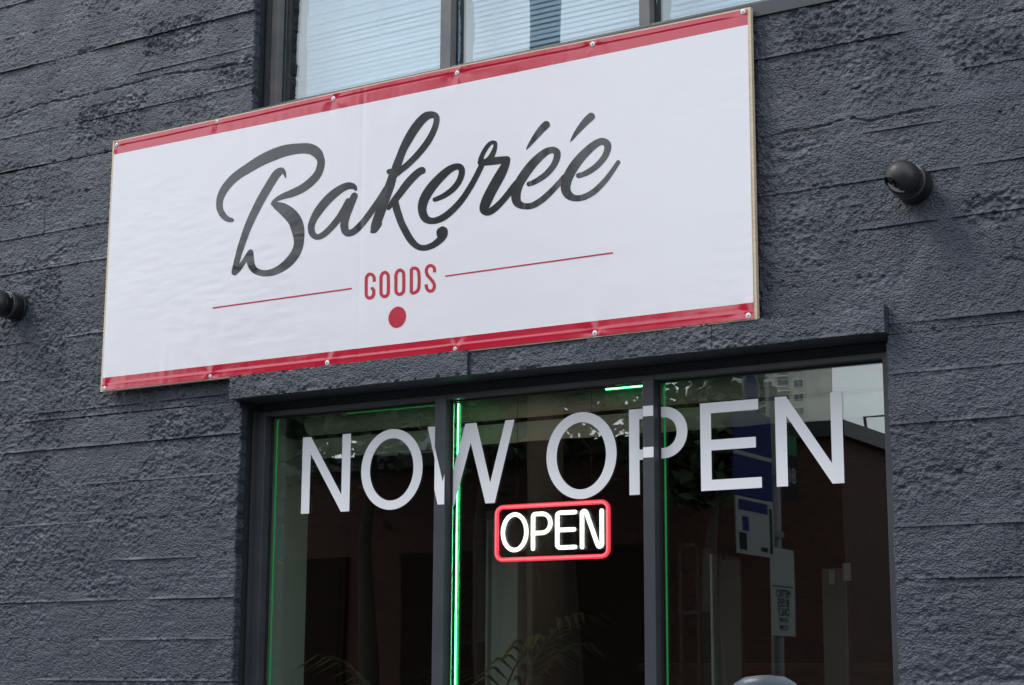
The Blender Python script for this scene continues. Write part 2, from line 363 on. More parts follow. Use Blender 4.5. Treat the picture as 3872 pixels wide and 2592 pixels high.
def grid_piece(name, x0, x1, z0, z1, step, depth, off, tilt, seed, parent, mt, ybase=0.0, back=0.03, jag=(0, 0)):
    nx = max(2, int(round((x1 - x0) / step)) + 1); nz = max(2, int(round((z1 - z0) / step)) + 1)
    xs = np.linspace(x0, x1, nx); zs = np.linspace(z0, z1, nz); X, Z = np.meshgrid(xs, zs)
    h = relief(X, Z, seed, z0, z1)
    Y = ybase - off - tilt * (Z - z0) / (z1 - z0) - h
    # rough arris where a piece ends at an opening
    Xj = X.copy()
    for side, col_ in ((0, 0), (1, -1)):
        if jag[side]:
            j = (np.clip(fbm(zs * 45, zs * 0 + seed, 3, 12), -0.6, 0.25)) * 0.011
            Xj[:, col_] += j if side == 1 else -j
            Y[:, col_] += 0.004
    v = np.stack([Xj, Y, Z], -1).reshape(-1, 3)
    idx = np.arange(nx * nz).reshape(nz, nx)
    q = np.stack([idx[:-1, :-1], idx[:-1, 1:], idx[1:, 1:], idx[1:, :-1]], -1).reshape(-1, 4)
    # skirt back into the wall
    ring = np.concatenate([idx[0, :], idx[1:, -1], idx[-1, -2::-1], idx[-2:0:-1, 0]])
    rv = v[ring].copy(); fv = v[ring].copy(); rv[:, 1] = ybase + back
    n0 = len(v); k = len(ring); a = np.arange(k); b2 = (a + 1) % k
    q2 = np.stack([n0 + a, n0 + k + a, n0 + k + b2, n0 + b2], -1)
    V = np.concatenate([v, fv, rv]); Q = np.concatenate([q, q2]).astype(np.int32)
    me = bpy.data.meshes.new(name); me.vertices.add(len(V)); me.vertices.foreach_set('co', V.astype(np.float32).ravel())
    me.loops.add(Q.size); me.loops.foreach_set('vertex_index', Q.ravel())
    me.polygons.add(len(Q)); me.polygons.foreach_set('loop_start', np.arange(0, Q.size, 4, dtype=np.int32)); me.polygons.foreach_set('loop_total', np.full(len(Q), 4, dtype=np.int32))
    sm = np.zeros(len(Q), dtype=bool); sm[:len(q)] = True
    me.polygons.foreach_set('use_smooth', sm); me.materials.append(mt); me.update(calc_edges=True); me.validate()
    return link(bpy.data.objects.new(name, me), parent)

# wall core with the two openings (closed box pieces set back behind the board-marked face)
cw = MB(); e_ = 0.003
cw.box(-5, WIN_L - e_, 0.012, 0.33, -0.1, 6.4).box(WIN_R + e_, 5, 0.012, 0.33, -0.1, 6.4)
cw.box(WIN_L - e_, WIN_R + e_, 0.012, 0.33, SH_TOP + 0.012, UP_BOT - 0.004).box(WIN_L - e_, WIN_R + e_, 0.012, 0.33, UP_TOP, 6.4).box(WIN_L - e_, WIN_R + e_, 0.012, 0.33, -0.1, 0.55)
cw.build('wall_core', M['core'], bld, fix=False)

STEP = 0.0034
def course(k, zb, zt):
    inview = zt > 1.45 and zb < 4.3
    r = random.Random(100 + k)
    off0 = 0.0; tl = 0.0
    if zt <= SH_TOP + 0.09 and zb > 0.5: spans = [(-5, WIN_L, 0, 1), (WIN_R, 5, 1, 0)]
    elif zb >= UP_BOT - 0.08 and zt < UP_TOP + 0.05: spans = [(-5, WIN_L, 0, 1), (WIN_R, 5, 1, 0)]
    else: spans = [(-5, 5, 0, 0)]
    for (a, b, ja, jb) in spans:
        xs = [a]
        for c in (-3.6 + r.uniform(-.5, .5), -2.45, -1.62 + r.uniform(-0.12, 0.16), -1.12, 1.12, 1.93 + r.uniform(-0.1, 0.3), 2.7, 3.7 + r.uniform(-.4, .4)):
            if a + 0.05 < c < b - 0.05 and (inview or abs(c) > 2.4) and (abs(c) < 3): xs.append(c)
        xs.append(b)
        for i in range(len(xs) - 1):
            x0, x1 = xs[i], xs[i + 1]
            fine = inview and x1 > -2.2 and x0 < 2.25 and not (x0 == -1.12 and x1 == 1.12 and 2.70 < zb and zt < 3.40)
            if i == 0: off0 = r.uniform(-0.0016, 0.0016); tl = r.uniform(0.0002, 0.0040)
            joint = abs(abs(x0) - 1.12) > 0.001 and x0 > -2.4            # a true butt joint between two form boards
            if joint and i: off0 += r.uniform(-0.0012, 0.0012)
            grid_piece('wall_course', x0, x1, zb + 0.0002, zt - 0.0002, STEP if fine else 0.05, 0, off0, tl, k * 7, bld, M['wall'], jag=(ja and i == 0, jb and i == len(xs) - 2))
course.off = 0
for k in range(len(joints) - 1):
    zb, zt = joints[k], joints[k + 1]
    # courses that meet the head of the shop window / the foot of the upper one are cut to the opening
    if zb < SH_TOP < zt:
        course(k, zb, SH_TOP - 0.002); 
        zz = SH_TOP
        # the strip level with the lintel
        for (a, b) in ((-5, -2.45), (-2.45, -1.62), (-1.62, -0.642), (1.58, 2.25), (2.25, 5)):
            grid_piece('wall_course', a, b, zz, zt - 0.0003, STEP if (a > -2.5 and b < 2.3) else 0.05, 0, 0.0, 0.001, k * 7 + 3, bld, M['wall'])
        continue
    if zb < SH_TOP + 0.085 and zb >= SH_TOP:      # course behind / above the lintel
        course(k, zb, zt); continue
    if zb < UP_BOT < zt:
        course(k, zb, UP_BOT); continue
    course(k, zb, zt)

# lintel: cast blocks of slightly different projection
lz0, lz1 = 2.4975, 2.5735
xs_l = [-0.642, P(1768, 1400, -0.04)[0], P(2219, 1290, -0.035)[0], P(2690, 1260, -0.035)[0], 1.580]
for i, (pr, seed) in enumerate(((0.043, 401), (0.033, 402), (0.037, 403), (0.036, 404))):
    o = grid_piece('lintel_block', xs_l[i] + 0.0006, xs_l[i + 1] - 0.0006, lz0 + (0.001 * (i % 2)), lz1 - 0.001 * (i % 2), STEP, 0, pr, -0.002, seed, bld, M['wall'], back=0.10)

# soffit reveal under the lintel is the block's own underside; head fillet above the frame
MB().box(WIN_L - 0.002, WIN_R + 0.002, 0.094, 0.30, 2.4685, 2.4965).build('window_head', M['core'], bld)  # its near-black colour carries the shade of the recess

# interior shells (rooms behind the windows)
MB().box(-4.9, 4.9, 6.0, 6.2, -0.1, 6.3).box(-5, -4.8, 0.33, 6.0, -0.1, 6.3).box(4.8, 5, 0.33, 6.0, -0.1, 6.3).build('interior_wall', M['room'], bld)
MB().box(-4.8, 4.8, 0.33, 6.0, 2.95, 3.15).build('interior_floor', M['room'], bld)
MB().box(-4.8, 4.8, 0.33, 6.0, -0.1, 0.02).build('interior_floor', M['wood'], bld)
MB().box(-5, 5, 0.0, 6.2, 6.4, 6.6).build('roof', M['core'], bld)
MB().box(-0.62, 1.57, 0.90, 0.94, 3.2, 5.2).build('interior_wall', M['room_up'], bld)
# white plaster reveals inside the shop window
MB().box(-0.70, -0.600, 0.130, 0.335, 0.56, 2.62).build('window_reveal', M['reveal'], bld)
MB().box(1.552, 1.66, 0.130, 0.335, 0.56, 2.62).build('window_reveal', M['reveal'], bld)

# ------------------------------------------------------------------ windows
YF, YG = 0.080, 0.118
M1, M2 = (0.0895, 0.1295), (0.8095, 0.8455)
def window(name, z0, z1, gz0, gz1, glass, fm, sill):
    f = MB()
    f.box(WIN_L, -0.586, YF, 0.128, z0, z1)                               # left stile
    f.box(1.5290, WIN_R, YF, 0.128, z0, z1)                               # right stile
    f.box(-0.586, 1.5290, YF + 0.0015, 0.128, gz1, z1)                    # head
    f.box(-0.586, 1.5290, YF + 0.0015, 0.128, z0, gz0)                    # foot
    w = f.build(name, fm, bld, bevel=0.0012)
    for a, b in (M1, M2):
        MB().box(a, b, YF - 0.001, 0.126, gz0 - 0.012, gz1 + 0.014).build('mullion', fm, w, bevel=0.0012)
    edges = [-0.586, M1[0], M1[1], M2[0], M2[1], 1.529]
    for i in range(3):
        a, b = edges[2 * i], edges[2 * i + 1]
        MB().box(a + 0.001, b - 0.001, YG, YG + 0.006, gz0 + 0.001, gz1 - 0.001).build('pane', glass, w)
        g = MB(); t = 0.004
        g.box(a + 0.0005, a + t, YG - 0.006, YG - 0.0005, gz0, gz1).box(b - t, b - 0.0005, YG - 0.006, YG - 0.0005, gz0, gz1)
        g.box(a + t, b - t, YG - 0.006, YG - 0.0005, gz1 - t, gz1 - 0.0005).box(a + t, b - t, YG - 0.006, YG - 0.0005, gz0 + 0.0005, gz0 + t)
        g.build('gasket', M['rubber'], w)
    return w
shopwin = window('shop_window', 0.56, 2.468, 0.62, 2.4525, M['glass'], M['frame'], False)
upwin = window('upper_window', 3.487, 4.945, 3.531, 4.90, M['glass_up'], M['frame_dirty'], True)
MB().box(WIN_L - 0.0, WIN_R + 0.004, -0.0100, 0.127, UP_BOT + 0.0005, 3.4865).build('window_sill', M['frame'], upwin, bevel=0.001)
# jamb trim strip of the upper window (a thin metal angle in front of the left stile)
MB().box(WIN_L + 0.0006, WIN_L + 0.010, 0.060, 0.0795, 3.488, 4.94).build('jamb_trim', M['frame'], upwin)
MB().box(WIN_L + 0.0006, WIN_L + 0.007, 0.060, 0.0795, 0.57, 2.47).build('jamb_trim', M['frame'], shopwin)

# white vinyl lettering NOW OPEN, partly on the panes, partly on the mullions
T0, T1, SV, SH = 2.129, 2.378, 0.0335, 0.030
def quadpoly(pts): return [pts]
def ell(cx, cz, rx, rz, n=48): return [(cx + rx * math.cos(2 * math.pi * i / n), cz + rz * math.sin(2 * math.pi * i / n)) for i in range(n)]
def ring_polys(o, i):
    n = len(o); return [[o[k], o[(k + 1) % n], i[(k + 1) % n], i[k]] for k in range(n)]
def rect(x0, x1, z0, z1): return [(x0, z0), (x1, z0), (x1, z1), (x0, z1)]
def letter_N(x0, x1): 
    return [rect(x0, x0 + SV, T0, T1), rect(x1 - SV, x1, T0, T1), [(x0 + SV, T1), (x0 + SV, T1 - 0.055), (x1 - SV, T0), (x1 - SV, T0 + 0.055)]]
W_ = [[(0.036, T1), (0.072, T1), (0.1195, T0 + 0.078), (0.1195, T0), (0.1060, T0)], [(0.1195, T0), (0.1400, T0), (0.2170, T1), (0.1765, T1), (0.1195, T0 + 0.078)],
      [(0.1765, T1), (0.1968, T1 - 0.058), (0.2685, T0 + 0.062), (0.2520, T0)], [(0.1968, T1), (0.2170, T1), (0.2685, T0 + 0.062), (0.2520, T0), (0.1968, T1 - 0.058)],
      [(0.2520, T0), (0.2850, T0), (0.3540, T1), (0.3200, T1), (0.2685, T0 + 0.062)]]
W_ = [[(0.036, T1), (0.070, T1), (0.1215, T0 + 0.070), (0.1215, T0), (0.1040, T0)],
      [(0.1215, T0), (0.1385, T0), (0.1968, T1 - 0.060), (0.1968, T1), (0.1765, T1), (0.1215, T0 + 0.070)],
      [(0.1968, T1), (0.2170, T1), (0.2685, T0 + 0.062), (0.2685, T0), (0.2520, T0), (0.1968, T1 - 0.060)],
      [(0.2685, T0), (0.2850, T0), (0.3540, T1), (0.3215, T1), (0.2685, T0 + 0.062)]]
def letter_P():
    zc, ro, ri = 2.3035, 0.0745, 0.0440; xc = 0.858
    ps = [rect(0.745, 0.7785, T0, T1), rect(0.7785, xc, T1 - SH, T1), rect(0.7785, xc, 2.229, 2.229 + SH)]
    n = 20
    for i in range(n):
        a0, a1 = math.pi / 2 - math.pi * i / n, math.pi / 2 - math.pi * (i + 1) / n
        ps.append([(xc + ro * math.cos(a0), zc + ro * math.sin(a0)), (xc + ro * math.cos(a1), zc + ro * math.sin(a1)), (xc + (ro - 0.034) * math.cos(a1), zc + (ri) * math.sin(a1)), (xc + (ro - 0.034) * math.cos(a0), zc + ri * math.sin(a0))])
    return ps
def letter_E(): return [rect(0.973, 1.0065, T0, T1), rect(1.0065, 1.152, T1 - SH, T1), rect(1.0065, 1.1425, 2.242, 2.272), rect(1.0065, 1.158, T0, T0 + SH)]
def clipx(poly, x, keep_less):
    out = []
    for (a, b) in zip(poly, poly[1:] + poly[:1]):
        ia = (a[0] <= x) == keep_less; ib = (b[0] <= x) == keep_less
        if ia: out.append(a)
        if ia != ib:
            t = (x - a[0]) / (b[0] - a[0]); out.append((x, a[1] + t * (b[1] - a[1])))
    return out
def decal(ch, polys):
    mb = MB()
    def prism(p, y0, y1):
        if len(p) < 3: return
        n = len(p); mb.add([(a, y0, b) for a, b in p] + [(a, y1, b) for a, b in p], [tuple(range(n)), tuple(range(2 * n - 1, n - 1, -1))] + [(i, (i + 1) % n, n + (i + 1) % n, n + i) for i in range(n)])
    for p in polys:
        rest = p
        for (a, b) in (M1, M2):
            if max(q[0] for q in p) < a or min(q[0] for q in p) > b: continue
            left = clipx(rest, a - 0.0015, True); mid = clipx(clipx(rest, a + 0.0015, False), b - 0.0015, True); rest = clipx(rest, b + 0.002, False)
            prism(left, YG - 0.0006, YG - 0.0001); prism(mid, YF - 0.0020, YF - 0.0013)
        prism(rest, YG - 0.0006, YG - 0.0001)
    o = mb.build('letter', M['vinyl_white'], shopwin); o['label'] = 'white vinyl letter ' + ch + ' on the shop window'
decal('N', letter_N(-0.457, -0.262))
decal('O', ring_polys(ell(-0.0995, 2.2535, 0.1185, 0.1275), ell(-0.0995, 2.2535, 0.0840, 0.0985)))
decal('W', W_)
decal('O', ring_polys(ell(0.5850, 2.2545, 0.1185, 0.1285), ell(0.5850, 2.2535, 0.0835, 0.0995)))
decal('P', letter_P())
decal('E', letter_E())
decal('N', letter_N(1.202, 1.398))

# ------------------------------------------------------------------ the big sign
YS = -0.036
sign = tag(empty('shop_sign', (0, YS, 2.57)), 'large white banner sign on plywood with black script lettering and red stripes', 'sign')
def S(name, mb, mt, **kw):
    o = mb.build(name, mt, None, **kw); return adopt(o, sign)
SX0, SX1, SZ0, SZ1 = -1.221, 1.222, 2.5695, 3.470
XB = -0.125
def bend(x): return -0.004 * np.clip((XB - x), 0, 2)         # the left panel swings out a touch
def topz(x): return 3.4655 + 0.010 * np.exp(-((x - 0.1) / 0.7) ** 2) - 0.006 * sstep(-0.85, -1.221, x) * 0
for (a, b) in ((SX0, XB - 0.0008), (XB + 0.0008, SX1)):
    mb = MB(); n = 12; xs = np.linspace(a, b, n); V = []; Fc = []
    for x in xs:
        y = YS + float(bend(x)); z1 = float(topz(x))
        V += [(x, y, SZ0), (x, y, z1), (x, y + 0.016, z1), (x, y + 0.016, SZ0)]
    for i in range(n - 1):
        for j in range(4): Fc.append((i * 4 + j, i * 4 + (j + 1) % 4, i * 4 + 4 + (j + 1) % 4, i * 4 + 4 + j))
    Fc.append((0, 1, 2, 3)); Fc.append((n * 4 - 1, n * 4 - 2, n * 4 - 3, n * 4 - 4)); mb.add(V, Fc)
    S('plywood_panel', mb, M['ply'])
# battens between the plywood and the wall
for x in (-1.12, -0.35, 0.4, 1.1):
    S('batten', MB().box(x, x + 0.04, YS + 0.0165, 0.006, 2.64, 3.40), M['ply'])
k_ = 1.6533
screws = [(268, 332), (497, 279), (762, 226), (1045, 167), (1355, 101), (1699, 27), (240, 889), (481, 861), (748, 830), (1040, 798), (1360, 762), (1711, 722)]
spts = [P(a * k_, b * k_, YS - 0.003) for a, b in screws]
BX0, BX1, BZ0, BZ1 = -1.2125, 1.2135, 2.5725, None
ST, SB = 3.4150, 2.6170                                         # inner edges of the red stripes
def ban_h(x, z):
    """outward relief of the vinyl banner"""
    h = 0.0011 + 0 * x
    h = h + 0.0011 * fbm(x * 1.6, z * 1.1, 2, 7) + 0.0007 * fbm(x * 7, z * 9, 3, 8) - 0.0006 * np.exp(-((x - XB) / 0.004) ** 2)
    h = h + 0.00042 * fbm(x * 46, z * 8, 2, 14) * sstep(-0.1, 0.2, fbm(x * 2, z * 2, 2, 15))
    h = h + 0.0005 * fbm(x * 14, z * 55, 2, 16) * sstep(0.0, 0.3, fbm(x * 1.7, z * 2.3, 2, 18))
    tz = topz(x)
    # sewn hem near the top and bottom edges
    zl = tz - 0.0215 + 0.0016 * fbm(x * 4, 0 * z, 2, 19)
    h = h + 0.0010 * sstep(-0.0012, 0.0012, z - zl) - 0.0014 * np.exp(-((z - zl) / 0.0016) ** 2) * (0.5 + 0.5 * sstep(-0.1, 0.1, fbm(x * 9, 0 * z, 2, 20)))
    zl2 = SZ0 + 0.0235
    h = h + 0.0009 * sstep(-0.0025, 0.0025, zl2 - z) + 0.0007 * np.exp(-((z - zl2) / 0.003) ** 2)
    for i, (sx, sz) in enumerate(spts):                        # puckers round the screws
        dx, dz = x - sx, z - sz; d = np.hypot(dx, dz); th = np.arctan2(dz, dx)
        h = h - 0.0016 * np.exp(-(d / 0.010) ** 2) + 0.0013 * np.exp(-(d / 0.05) ** 2) * np.cos(3 * th + i * 1.3) * sstep(0.006, 0.02, d)
    return np.maximum(h, 0.0003)
nx, nz = 430, 210
xs = np.linspace(BX0, BX1, nx)
zr = np.unique(np.concatenate([np.linspace(0, 1, nz)]))
V = np.zeros((nz, nx, 3))
X = np.tile(xs, (nz, 1)); tz = topz(X) - 0.0045
iB, iT = 16, nz - 1 - 20                                        # rows that carry the colour edges
row = np.arange(nz)[:, None] * np.ones((1, nx))
Zn = np.where(row <= iB, SZ0 + 0.003 + (SB - SZ0 - 0.003) * row / iB, np.where(row <= iT, SB + (ST - SB) * (row - iB) / (iT - iB), ST + (tz - ST) * (row - iT) / (nz - 1 - iT)))
Yb = YS + bend(X) - ban_h(X, Zn)
V = np.stack([X, Yb, Zn], -1)
idx = np.arange(nx * nz).reshape(nz, nx)
def sub_sheet(name, r0, r1, mt):
    mb = MB(); sub = V[r0:r1 + 1].reshape(-1, 3); n = r1 - r0 + 1
    ii = np.arange(n * nx).reshape(n, nx)
    q = np.stack([ii[:-1, :-1], ii[:-1, 1:], ii[1:, 1:], ii[1:, :-1]], -1).reshape(-1, 4)
    mb.add(sub.tolist(), q.tolist())
    return S(name, mb, mt, smooth='all', fix=False)
sub_sheet('banner', iB, iT, M['ban_white'])
sub_sheet('stripe', 0, iB, M['ban_red']); sub_sheet('stripe', iT, nz - 1, M['ban_red'])

def on_banner(x, z, lift):
    return YS + float(bend(np.array([x]))[0]) - float(ban_h(np.array([x]), np.array([z]))[0]) - lift
def catmull(pts, n=9):
    pts = [np.array(p, float) for p in pts]; q = [2 * pts[0] - pts[1]] + pts + [2 * pts[-1] - pts[-2]]; out = []
    for i in range(1, len(q) - 2):
        p0, p1, p2, p3 = q[i - 1], q[i], q[i + 1], q[i + 2]
        for t in np.linspace(0, 1, n, endpoint=False):
            out.append(0.5 * ((2 * p1) + (-p0 + p2) * t + (2 * p0 - 5 * p1 + 4 * p2 - p3) * t * t + (-p0 + 3 * p1 - 3 * p2 + p3) * t ** 3))
    out.append(pts[-1]); return out
NST = [0]
def ribbon(mb, pts, conv, straight=False, caps=True, n=9):
    """printed brush stroke: (x, y, half width) in picture units -> thin strip lying on the banner"""
    c = [np.array(p, float) for p in pts] if straight else catmull(pts, n)
    NST[0] += 1; base = 0.00035 + 0.00002 * (NST[0] % 9)
    k = len(c); Lf = []; Rt = []
    for i, p in enumerate(c):
        a = c[max(i - 1, 0)]; b = c[min(i + 1, k - 1)]; t = (b - a)[:2]; t = t / (np.hypot(*t) + 1e-9); nrm = np.array([-t[1], t[0]])
        w = max(p[2], 0.6); Lf.append(p[:2] + nrm * w); Rt.append(p[:2] - nrm * w)
    def wp(q, lift):
        x, z = conv(*q); return (x, on_banner(x, z, lift), z)
    vv = []; ff = []
    for i in range(k):
        lift = base + 0.0003 * i / k
        m_ = (Lf[i] + Rt[i]) / 2
        vv += [wp(Lf[i], lift), wp(m_, lift), wp(Rt[i], lift)]
    for i in range(k - 1):
        ff += [(3 * i, 3 * i + 1, 3 * i + 4, 3 * i + 3), (3 * i + 1, 3 * i + 2, 3 * i + 5, 3 * i + 4)]
    mb.add(vv, ff)
    if caps:
        for (p, lift) in ((c[0], base - 0.00006), (c[-1], base + 0.00036)):
            w = max(p[2], 0.6); n_ = 20
            ring = [wp(p[:2] + w * np.array([math.cos(2 * math.pi * j / n_), math.sin(2 * math.pi * j / n_)]), lift) for j in range(n_)]
            mb.add([wp(p[:2], lift)] + ring, [(0, 1 + j, 1 + (j + 1) % n_) for j in range(n_)])
cA = lambda x, y: P(700 + x / 2.0911, 350 + y / 2.0911, YS - 0.002)
cB = lambda x, y: P(1400 + x / 2.343, 350 + y / 2.343, YS - 0.002)
cC = lambda x, y: P(700 + x / 1.3782, 900 + y / 1.3782, YS - 0.002)
glyphs = {
 'B': (cA, [[(372, 1011, 17), (340, 1004, 22), (305, 975, 25), (277, 920, 26), (278, 850, 28), (300, 790, 31), (345, 725, 33), (410, 662, 35), (497, 604, 38), (600, 541, 43), (705, 492, 46), (800, 460, 45), (900, 445, 41), (985, 447, 42), (1042, 478, 41), (1072, 530, 31), (1073, 580, 30), (1050, 645, 31), (1000, 704, 32), (930, 758, 32), (850, 797, 30), (785, 820, 24), (735, 842, 18), (700, 868, 14)],
             [(690, 882, 12), (722, 895, 30), (775, 922, 46), (830, 965, 54), (872, 1020, 54), (892, 1085, 52), (900, 1150, 43), (897, 1210, 38), (876, 1270, 37), (830, 1332, 36), (770, 1385, 32), (700, 1420, 28), (640, 1431, 25), (590, 1425, 25), (548, 1402, 27), (524, 1360, 29), (517, 1315, 30), (519, 1278, 24), (521, 1262, 20)],
             [(796, 676, 4), (786, 640, 15), (762, 622, 28), (725, 648, 33), (690, 700, 33), (648, 770, 33), (603, 848, 33), (565, 922, 32), (527, 1000, 31), (495, 1075, 29), (468, 1150, 27), (445, 1220, 26), (427, 1280, 24), (408, 1355, 23), (393, 1423, 24)],
             [(393, 1427, 22), (425, 1398, 20), (460, 1350, 19), (492, 1300, 18), (516, 1265, 20)]]),
 'a': (cA, [[(1349, 768, 12), (1335, 748, 22), (1300, 738, 27), (1250, 753, 30), (1180, 800, 34), (1110, 868, 35), (1050, 945, 33), (1012, 1012, 28), (997, 1070, 27), (1010, 1122, 26), (1048, 1144, 22), (1100, 1120, 24), (1160, 1062, 25), (1215, 995, 26), (1255, 930, 26), (1290, 860, 24)],
             [(1338, 818, 27), (1318, 862, 30), (1292, 920, 33), (1268, 985, 33), (1258, 1045, 32), (1266, 1095, 30), (1292, 1113, 27), (1335, 1098, 26), (1390, 1046, 26), (1445, 978, 25), (1500, 900, 24), (1545, 835, 24), (1585, 770, 24)]]),
 'k': (cB, [[(166, 703, 24), (200, 705, 34)],
             [(212, 722, 36), (235, 650, 38), (264, 570, 35), (295, 495, 36), (335, 418, 39), (385, 335, 40), (440, 262, 39), (492, 213, 37), (545, 198, 31), (580, 212, 28), (587, 250, 26), (566, 328, 27), (512, 432, 29), (432, 536, 28), (345, 626, 27), (270, 688, 27), (220, 722, 32)],
             [(198, 740, 38), (178, 810, 41), (150, 885, 43), (118, 975, 43), (88, 1060, 43), (55, 1150, 41), (28, 1215, 30), (14, 1232, 16)],
             [(62, 1150, 36), (72, 1165, 30), (40, 1222, 22), (14, 1234, 14)],
             [(458, 692, 33), (430, 706, 33), (380, 750, 34), (318, 820, 34), (258, 900, 31), (205, 968, 29), (160, 1025, 18)],
             [(220, 968, 30), (232, 1030, 33), (249, 1085, 33), (272, 1150, 32), (298, 1205, 32), (352, 1300, 32), (410, 1360, 28), (472, 1378, 26), (545, 1358, 27), (610, 1312, 31), (645, 1265, 36), (648, 1228, 38)],
             [(612, 1262, 26), (618, 1235, 33), (640, 1224, 38)]]),
 'e': (cB, [[(570, 950, 20), (610, 935, 22), (660, 910, 24), (725, 862, 26), (780, 796, 27), (808, 725, 28), (805, 675, 29), (770, 656, 28), (700, 684, 33), (605, 768, 39), (522, 868, 42), (470, 965, 42), (460, 1050, 38), (490, 1118, 35), (555, 1138, 28), (640, 1110, 30), (730, 1040, 29), (810, 952, 27), (878, 850, 26), (930, 758, 25), (975, 668, 25), (985, 645, 25)]]),
 'r': (cB, [[(976, 622, 27), (984, 575, 22), (1015, 510, 20), (1062, 452, 18), (1102, 446, 18), (1108, 475, 17), (1095, 520, 22), (1068, 575, 26), (1040, 610, 30)],
             [(985, 622, 28), (1040, 616, 31), (1110, 606, 34), (1170, 598, 32), (1212, 592, 28)],
             [(1212, 596, 28), (1195, 645, 36), (1160, 715, 44), (1115, 795, 46), (1068, 880, 46), (1028, 965, 46), (1006, 1030, 40), (1020, 1058, 32), (1055, 1058, 30), (1105, 1025, 30), (1160, 972, 28), (1215, 908, 28), (1262, 846, 28), (1300, 800, 28)]]),
 'e_': (cB, [[(1405, 812, 22), (1440, 800, 23), (1495, 770, 25), (1560, 722, 27), (1620, 652, 28), (1652, 580, 30), (1650, 530, 32), (1610, 510, 29), (1545, 535, 33), (1455, 615, 39), (1375, 715, 42), (1312, 820, 42), (1290, 915, 42), (1305, 980, 37), (1365, 1008, 28), (1440, 1000, 28), (1525, 948, 28), (1600, 880, 26), (1665, 812, 25), (1720, 750, 26)],
              [(1381, 508, 2.5), (1400, 480, 12), (1432, 435, 20), (1480, 372, 28), (1525, 318, 33), (1558, 287, 34)]]),
 'e__': (cB, [[(1845, 738, 24), (1885, 726, 24), (1935, 702, 26), (2005, 652, 27), (2070, 578, 28), (2101, 505, 30), (2095, 455, 33), (2050, 434, 31), (1985, 465, 34), (1895, 545, 39), (1805, 655, 44), (1745, 765, 45), (1730, 850, 43), (1755, 908, 38), (1820, 938, 28), (1905, 923, 27), (1995, 868, 26), (2080, 782, 24), (2145, 695, 21), (2196, 618, 19)],
               [(1771, 437, 2.5), (1790, 410, 12), (1822, 362, 20), (1870, 302, 28), (1918, 248, 33), (1956, 213, 34)]]),
}
for g, (cv, strokes) in glyphs.items():
    mb = MB()
    for s_ in strokes: ribbon(mb, s_, cv)
    o = S('script_letter', mb, M['ink_black'], fix=False, smooth='all'); o['label'] = 'black script letter ' + {'e_': 'e with accent', 'e__': 'e with accent'}.get(g, g)
goods = {
 'G': [[(984, 229, 8.4), (984, 207, 8.4), (974, 192, 8.4), (958, 190, 8.4), (946, 203, 8.4), (943, 225, 8.4), (943, 290, 8.4), (947, 306, 8.4), (960, 314, 8.4), (975, 307, 8.4), (982, 291, 8.4), (982, 266, 8.4)], [(983, 263, 7), (966, 265, 7)]],
 'O': [[(1020, 215, 8.4), (1020, 285, 8.4), (1027, 301, 8.4), (1040, 306, 8.4), (1053, 297, 8.4), (1058, 280, 8.4), (1058, 205, 8.4), (1052, 186, 8.4), (1040, 180, 8.4), (1026, 189, 8.4), (1020, 207, 8.4), (1020, 225, 8.4)]],
 'O_': [[(1098, 205, 8.4), (1098, 275, 8.4), (1105, 290, 8.4), (1118, 295, 8.4), (1132, 286, 8.4), (1138, 269, 8.4), (1138, 193, 8.4), (1131, 174, 8.4), (1118, 168, 8.4), (1104, 178, 8.4), (1098, 196, 8.4), (1098, 215, 8.4)]],
 'D': [[(1178, 160, 8.4), (1178, 225, 8.4), (1178, 289, 8.4)], [(1178, 289, 8.4), (1198, 285, 8.4), (1213, 271, 8.4), (1218, 245, 8.4), (1218, 195, 8.4), (1213, 170, 8.4), (1200, 158, 8.4), (1178, 160, 8.4)]],
 'S': [[(1299, 180, 8.4), (1298, 160, 8.4), (1288, 147, 8.4), (1274, 145, 8.4), (1261, 155, 8.4), (1256, 172, 8.4), (1262, 194, 8.4), (1278, 213, 8.4), (1292, 232, 8.4), (1298, 250, 8.4), (1292, 270, 8.4), (1277, 278, 8.4), (1262, 270, 8.4), (1256, 252, 8.4), (1255, 242, 8.4)]]}
for g, st in goods.items():
    mb = MB()
    for s_ in st: ribbon(mb, s_, cC, caps=False)
    o = S('printed_letter', mb, M['ink_red'], fix=False); o['label'] = 'red printed letter ' + g[0]
for a, b in (((146, 367), (868, 264)), ((1354, 200), (2229, 78))):
    mb = MB(); ribbon(mb, [(a[0] + (b[0] - a[0]) * t, a[1] + (b[1] - a[1]) * t, 3.9) for t in np.linspace(0, 1, 30)], cC, straight=True, caps=False); S('printed_line', mb, M['ink_red'], fix=False)
cx_, cz_ = cC(1105, 414)
mb = MB(); rr_ = 0.0335; n_ = 40
mb.add([(cx_, on_banner(cx_, cz_, 0.0005), cz_)] + [(cx_ + rr_ * math.cos(2 * math.pi * j / n_), on_banner(cx_ + rr_ * math.cos(2 * math.pi * j / n_), cz_ + rr_ * math.sin(2 * math.pi * j / n_), 0.0005), cz_ + rr_ * math.sin(2 * math.pi * j / n_)) for j in range(n_)], [(0, 1 + j, 1 + (j + 1) % n_) for j in range(n_)])
S('printed_dot', mb, M['ink_red'], fix=False)
